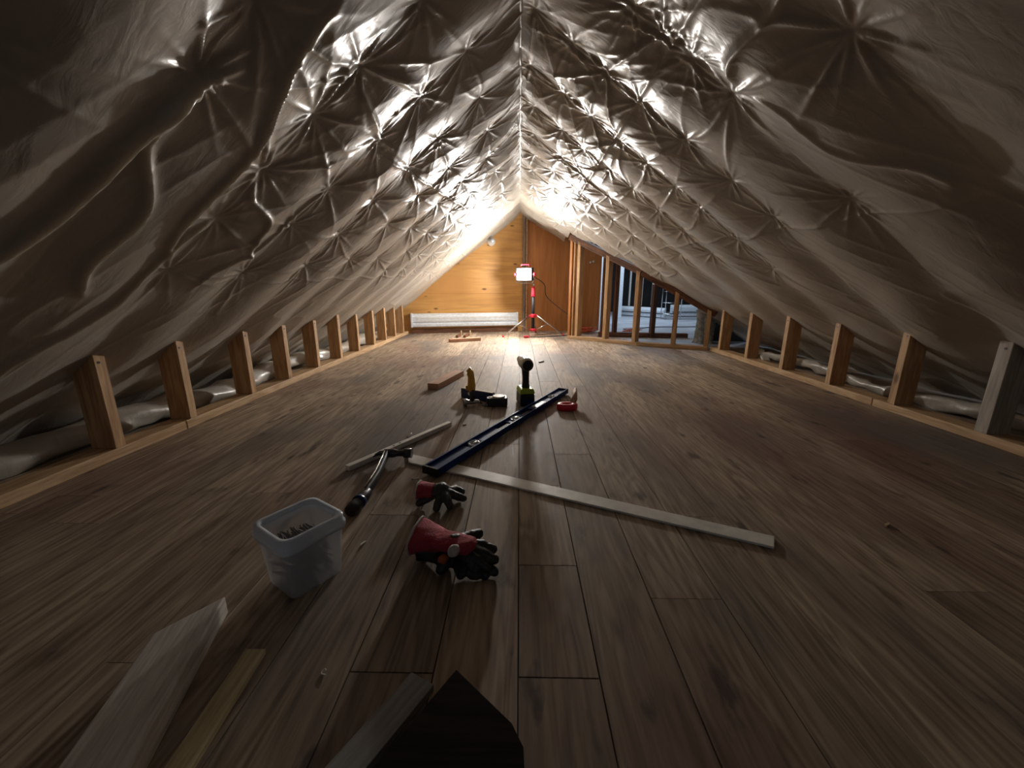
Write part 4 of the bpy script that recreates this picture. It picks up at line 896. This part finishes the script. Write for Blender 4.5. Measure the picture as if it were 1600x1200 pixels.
# near red and black glove
t, o0 = glove('red backed work glove with black fingers and white hem, topmost of the near pair', P_(684, 842, .050), P_(712, 851, .052),
      [[P_(722, 842, .050), P_(735, 836, .050), P_(748, 834, .044)], [P_(738, 850, .052), P_(752, 852, .048), P_(770, 858, .038)],
       [P_(738, 858, .050), P_(754, 864, .044), P_(772, 874, .030)], [P_(730, 864, .048), P_(745, 874, .040), P_(760, 888, .024)],
       [P_(722, 866, .044), P_(731, 876, .036), P_(742, 890, .022)]], 'glovek', (P_(652, 838, .050), .052), ('cloth', 'clothw'), pr=.031)
d = (P_(712, 851, .052) - P_(684, 842, .05)).normalized()
mb = MB(); c0 = P_(690, 844, .058) - o0; c1 = P_(735, 853, .062) - o0
mb.tube([c0 - d * .02, c0, c0.lerp(c1, .5), c1, c1 + d * .010], [.024, .030, .030, .026, .012], 18, sx=.5, sy=1.05, up=(0, 0, 1)); b = mb.build('glove_back', M['cloth'], t, weld=False); remesh(b, noise=.002)
mb = MB(); c = P_(709, 861, .066) - o0; mb.ball(c, .012, sx=1.3, sy=.9); b = mb.build('white_patch', M['clothw'], t, weld=False); remesh(b, .002, .003, .01)
t, o0 = glove('dark work glove with orange patch lying underneath the red backed glove', P_(682, 862, .022), P_(702, 872, .022),
      [[P_(712, 878, .020), P_(716, 886, .017), P_(719, 898, .012)], [P_(720, 880, .020), P_(732, 892, .016), P_(744, 899, .012)],
       [P_(728, 876, .020), P_(744, 890, .016), P_(758, 899, .012)], [P_(736, 872, .020), P_(756, 884, .016), P_(772, 893, .012)],
       [P_(698, 880, .018), P_(692, 886, .014), P_(688, 890, .012)]], 'glovek', (P_(664, 856, .024), .034), ('glovek', 'glovek'), pr=.026)
mb = MB(); c = P_(693, 873, .040) - o0; mb.ball(c, .011, sx=1.2, sy=.8); b = mb.build('orange_patch', M['clotho'], t, weld=False); remesh(b, .002, .003, .01)

# ------------------------------------------------------------------ clear tub with nails
TB = [Vector((-.452, .668)), Vector((-.392, .762)), Vector((-.478, .812)), Vector((-.545, .722))]
TT = [Vector((-.418, .617)), Vector((-.352, .712)), Vector((-.462, .788)), Vector((-.528, .690))]
TH = .132
def rrect(pts, r, n=5):
    out = []; m_ = len(pts)
    for i in range(m_):
        p = pts[i]; a = (pts[i - 1] - p); b = (pts[(i + 1) % m_] - p); a.normalize(); b.normalize()
        for k in range(n + 1):
            t = k / n; p0 = p + a * r; p1 = p + b * r
            out.append(p0 * (1 - t) ** 2 + p * 2 * t * (1 - t) + p1 * t * t)
    return out
# build the tub as a proper rectangle fitted to those corners
tc = Vector((-.452, .718)); yaw_t = math.radians(57)
ux = Vector((math.cos(yaw_t), math.sin(yaw_t))); uy = Vector((-ux.y, ux.x))
def rect(w_, d_): return [ -ux * w_ / 2 - uy * d_ / 2, ux * w_ / 2 - uy * d_ / 2, ux * w_ / 2 + uy * d_ / 2, -ux * w_ / 2 + uy * d_ / 2]
tub = thing('plastic_tub', 'frosted clear plastic tub with wide rim, partly filled with nails', 'tub', loc=(tc.x, tc.y, .0008))
def loft(levels, mat, name, closed_bottom=True):
    mb = MB(); vs = []; fs = []; n = None
    for (w_, d_, z, r) in levels:
        rg = rrect(rect(w_, d_), r); n = len(rg); vs += [(p.x, p.y, z) for p in rg]
    for i in range(len(levels) - 1):
        for k in range(n): fs.append((i * n + k, i * n + (k + 1) % n, (i + 1) * n + (k + 1) % n, (i + 1) * n + k))
    mb.add(vs, fs, 0, True)
    if closed_bottom: mb.add(vs[:n], [tuple(reversed(range(n)))], 0)
    return mb.build(name, M[mat], tub)
w0, d0, w1, d1 = .108, .100, .126, .122
o = loft([(w0, d0, 0, .016), (w0 + .003, d0 + .003, .006, .018), (w1, d1, TH - .02, .02), (w1, d1, TH, .02), (w1 - .005, d1 - .005, TH, .02), (w1 - .005, d1 - .005, TH - .02, .02), (w0 - .002, d0 - .002, .006, .016), (w0 - .006, d0 - .006, .003, .014)], 'tub', 'body')
o = loft([(w1 + .001, d1 + .001, TH - .022, .022), (w1 + .012, d1 + .012, TH - .024, .024), (w1 + .013, d1 + .013, TH - .012, .024), (w1 + .008, d1 + .008, TH - .010, .024), (w1 + .008, d1 + .008, TH + .003, .024), (w1 - .012, d1 - .012, TH + .004, .022), (w1 - .016, d1 - .016, TH - .006, .02), (w1 - .006, d1 - .006, TH - .006, .02)], 'tubrim', 'rim', False)
mb = MB(); rr = random.Random(8)
for layer in range(30):
    for k in range(6):
        z = .008 + layer * .0032; a = yaw_t + math.radians(90) + rr.uniform(-.35, .35)
        c = ux * rr.uniform(-.040, .040) + uy * rr.uniform(-.006, .006); L_ = rr.uniform(.07, .082) / 2
        dd = Vector((math.cos(a), math.sin(a), rr.uniform(-.06, .06)))
        mb.cyl(Vector((c.x, c.y, z)) - dd * L_, Vector((c.x, c.y, z)) + dd * L_, .0017, seg=6)
o = mb.build('nail_pile', M['nail']); o.location = (tc.x, tc.y, .0012); tag(o, 'dark pile of nails inside the frosted tub', 'nails', kind='stuff')
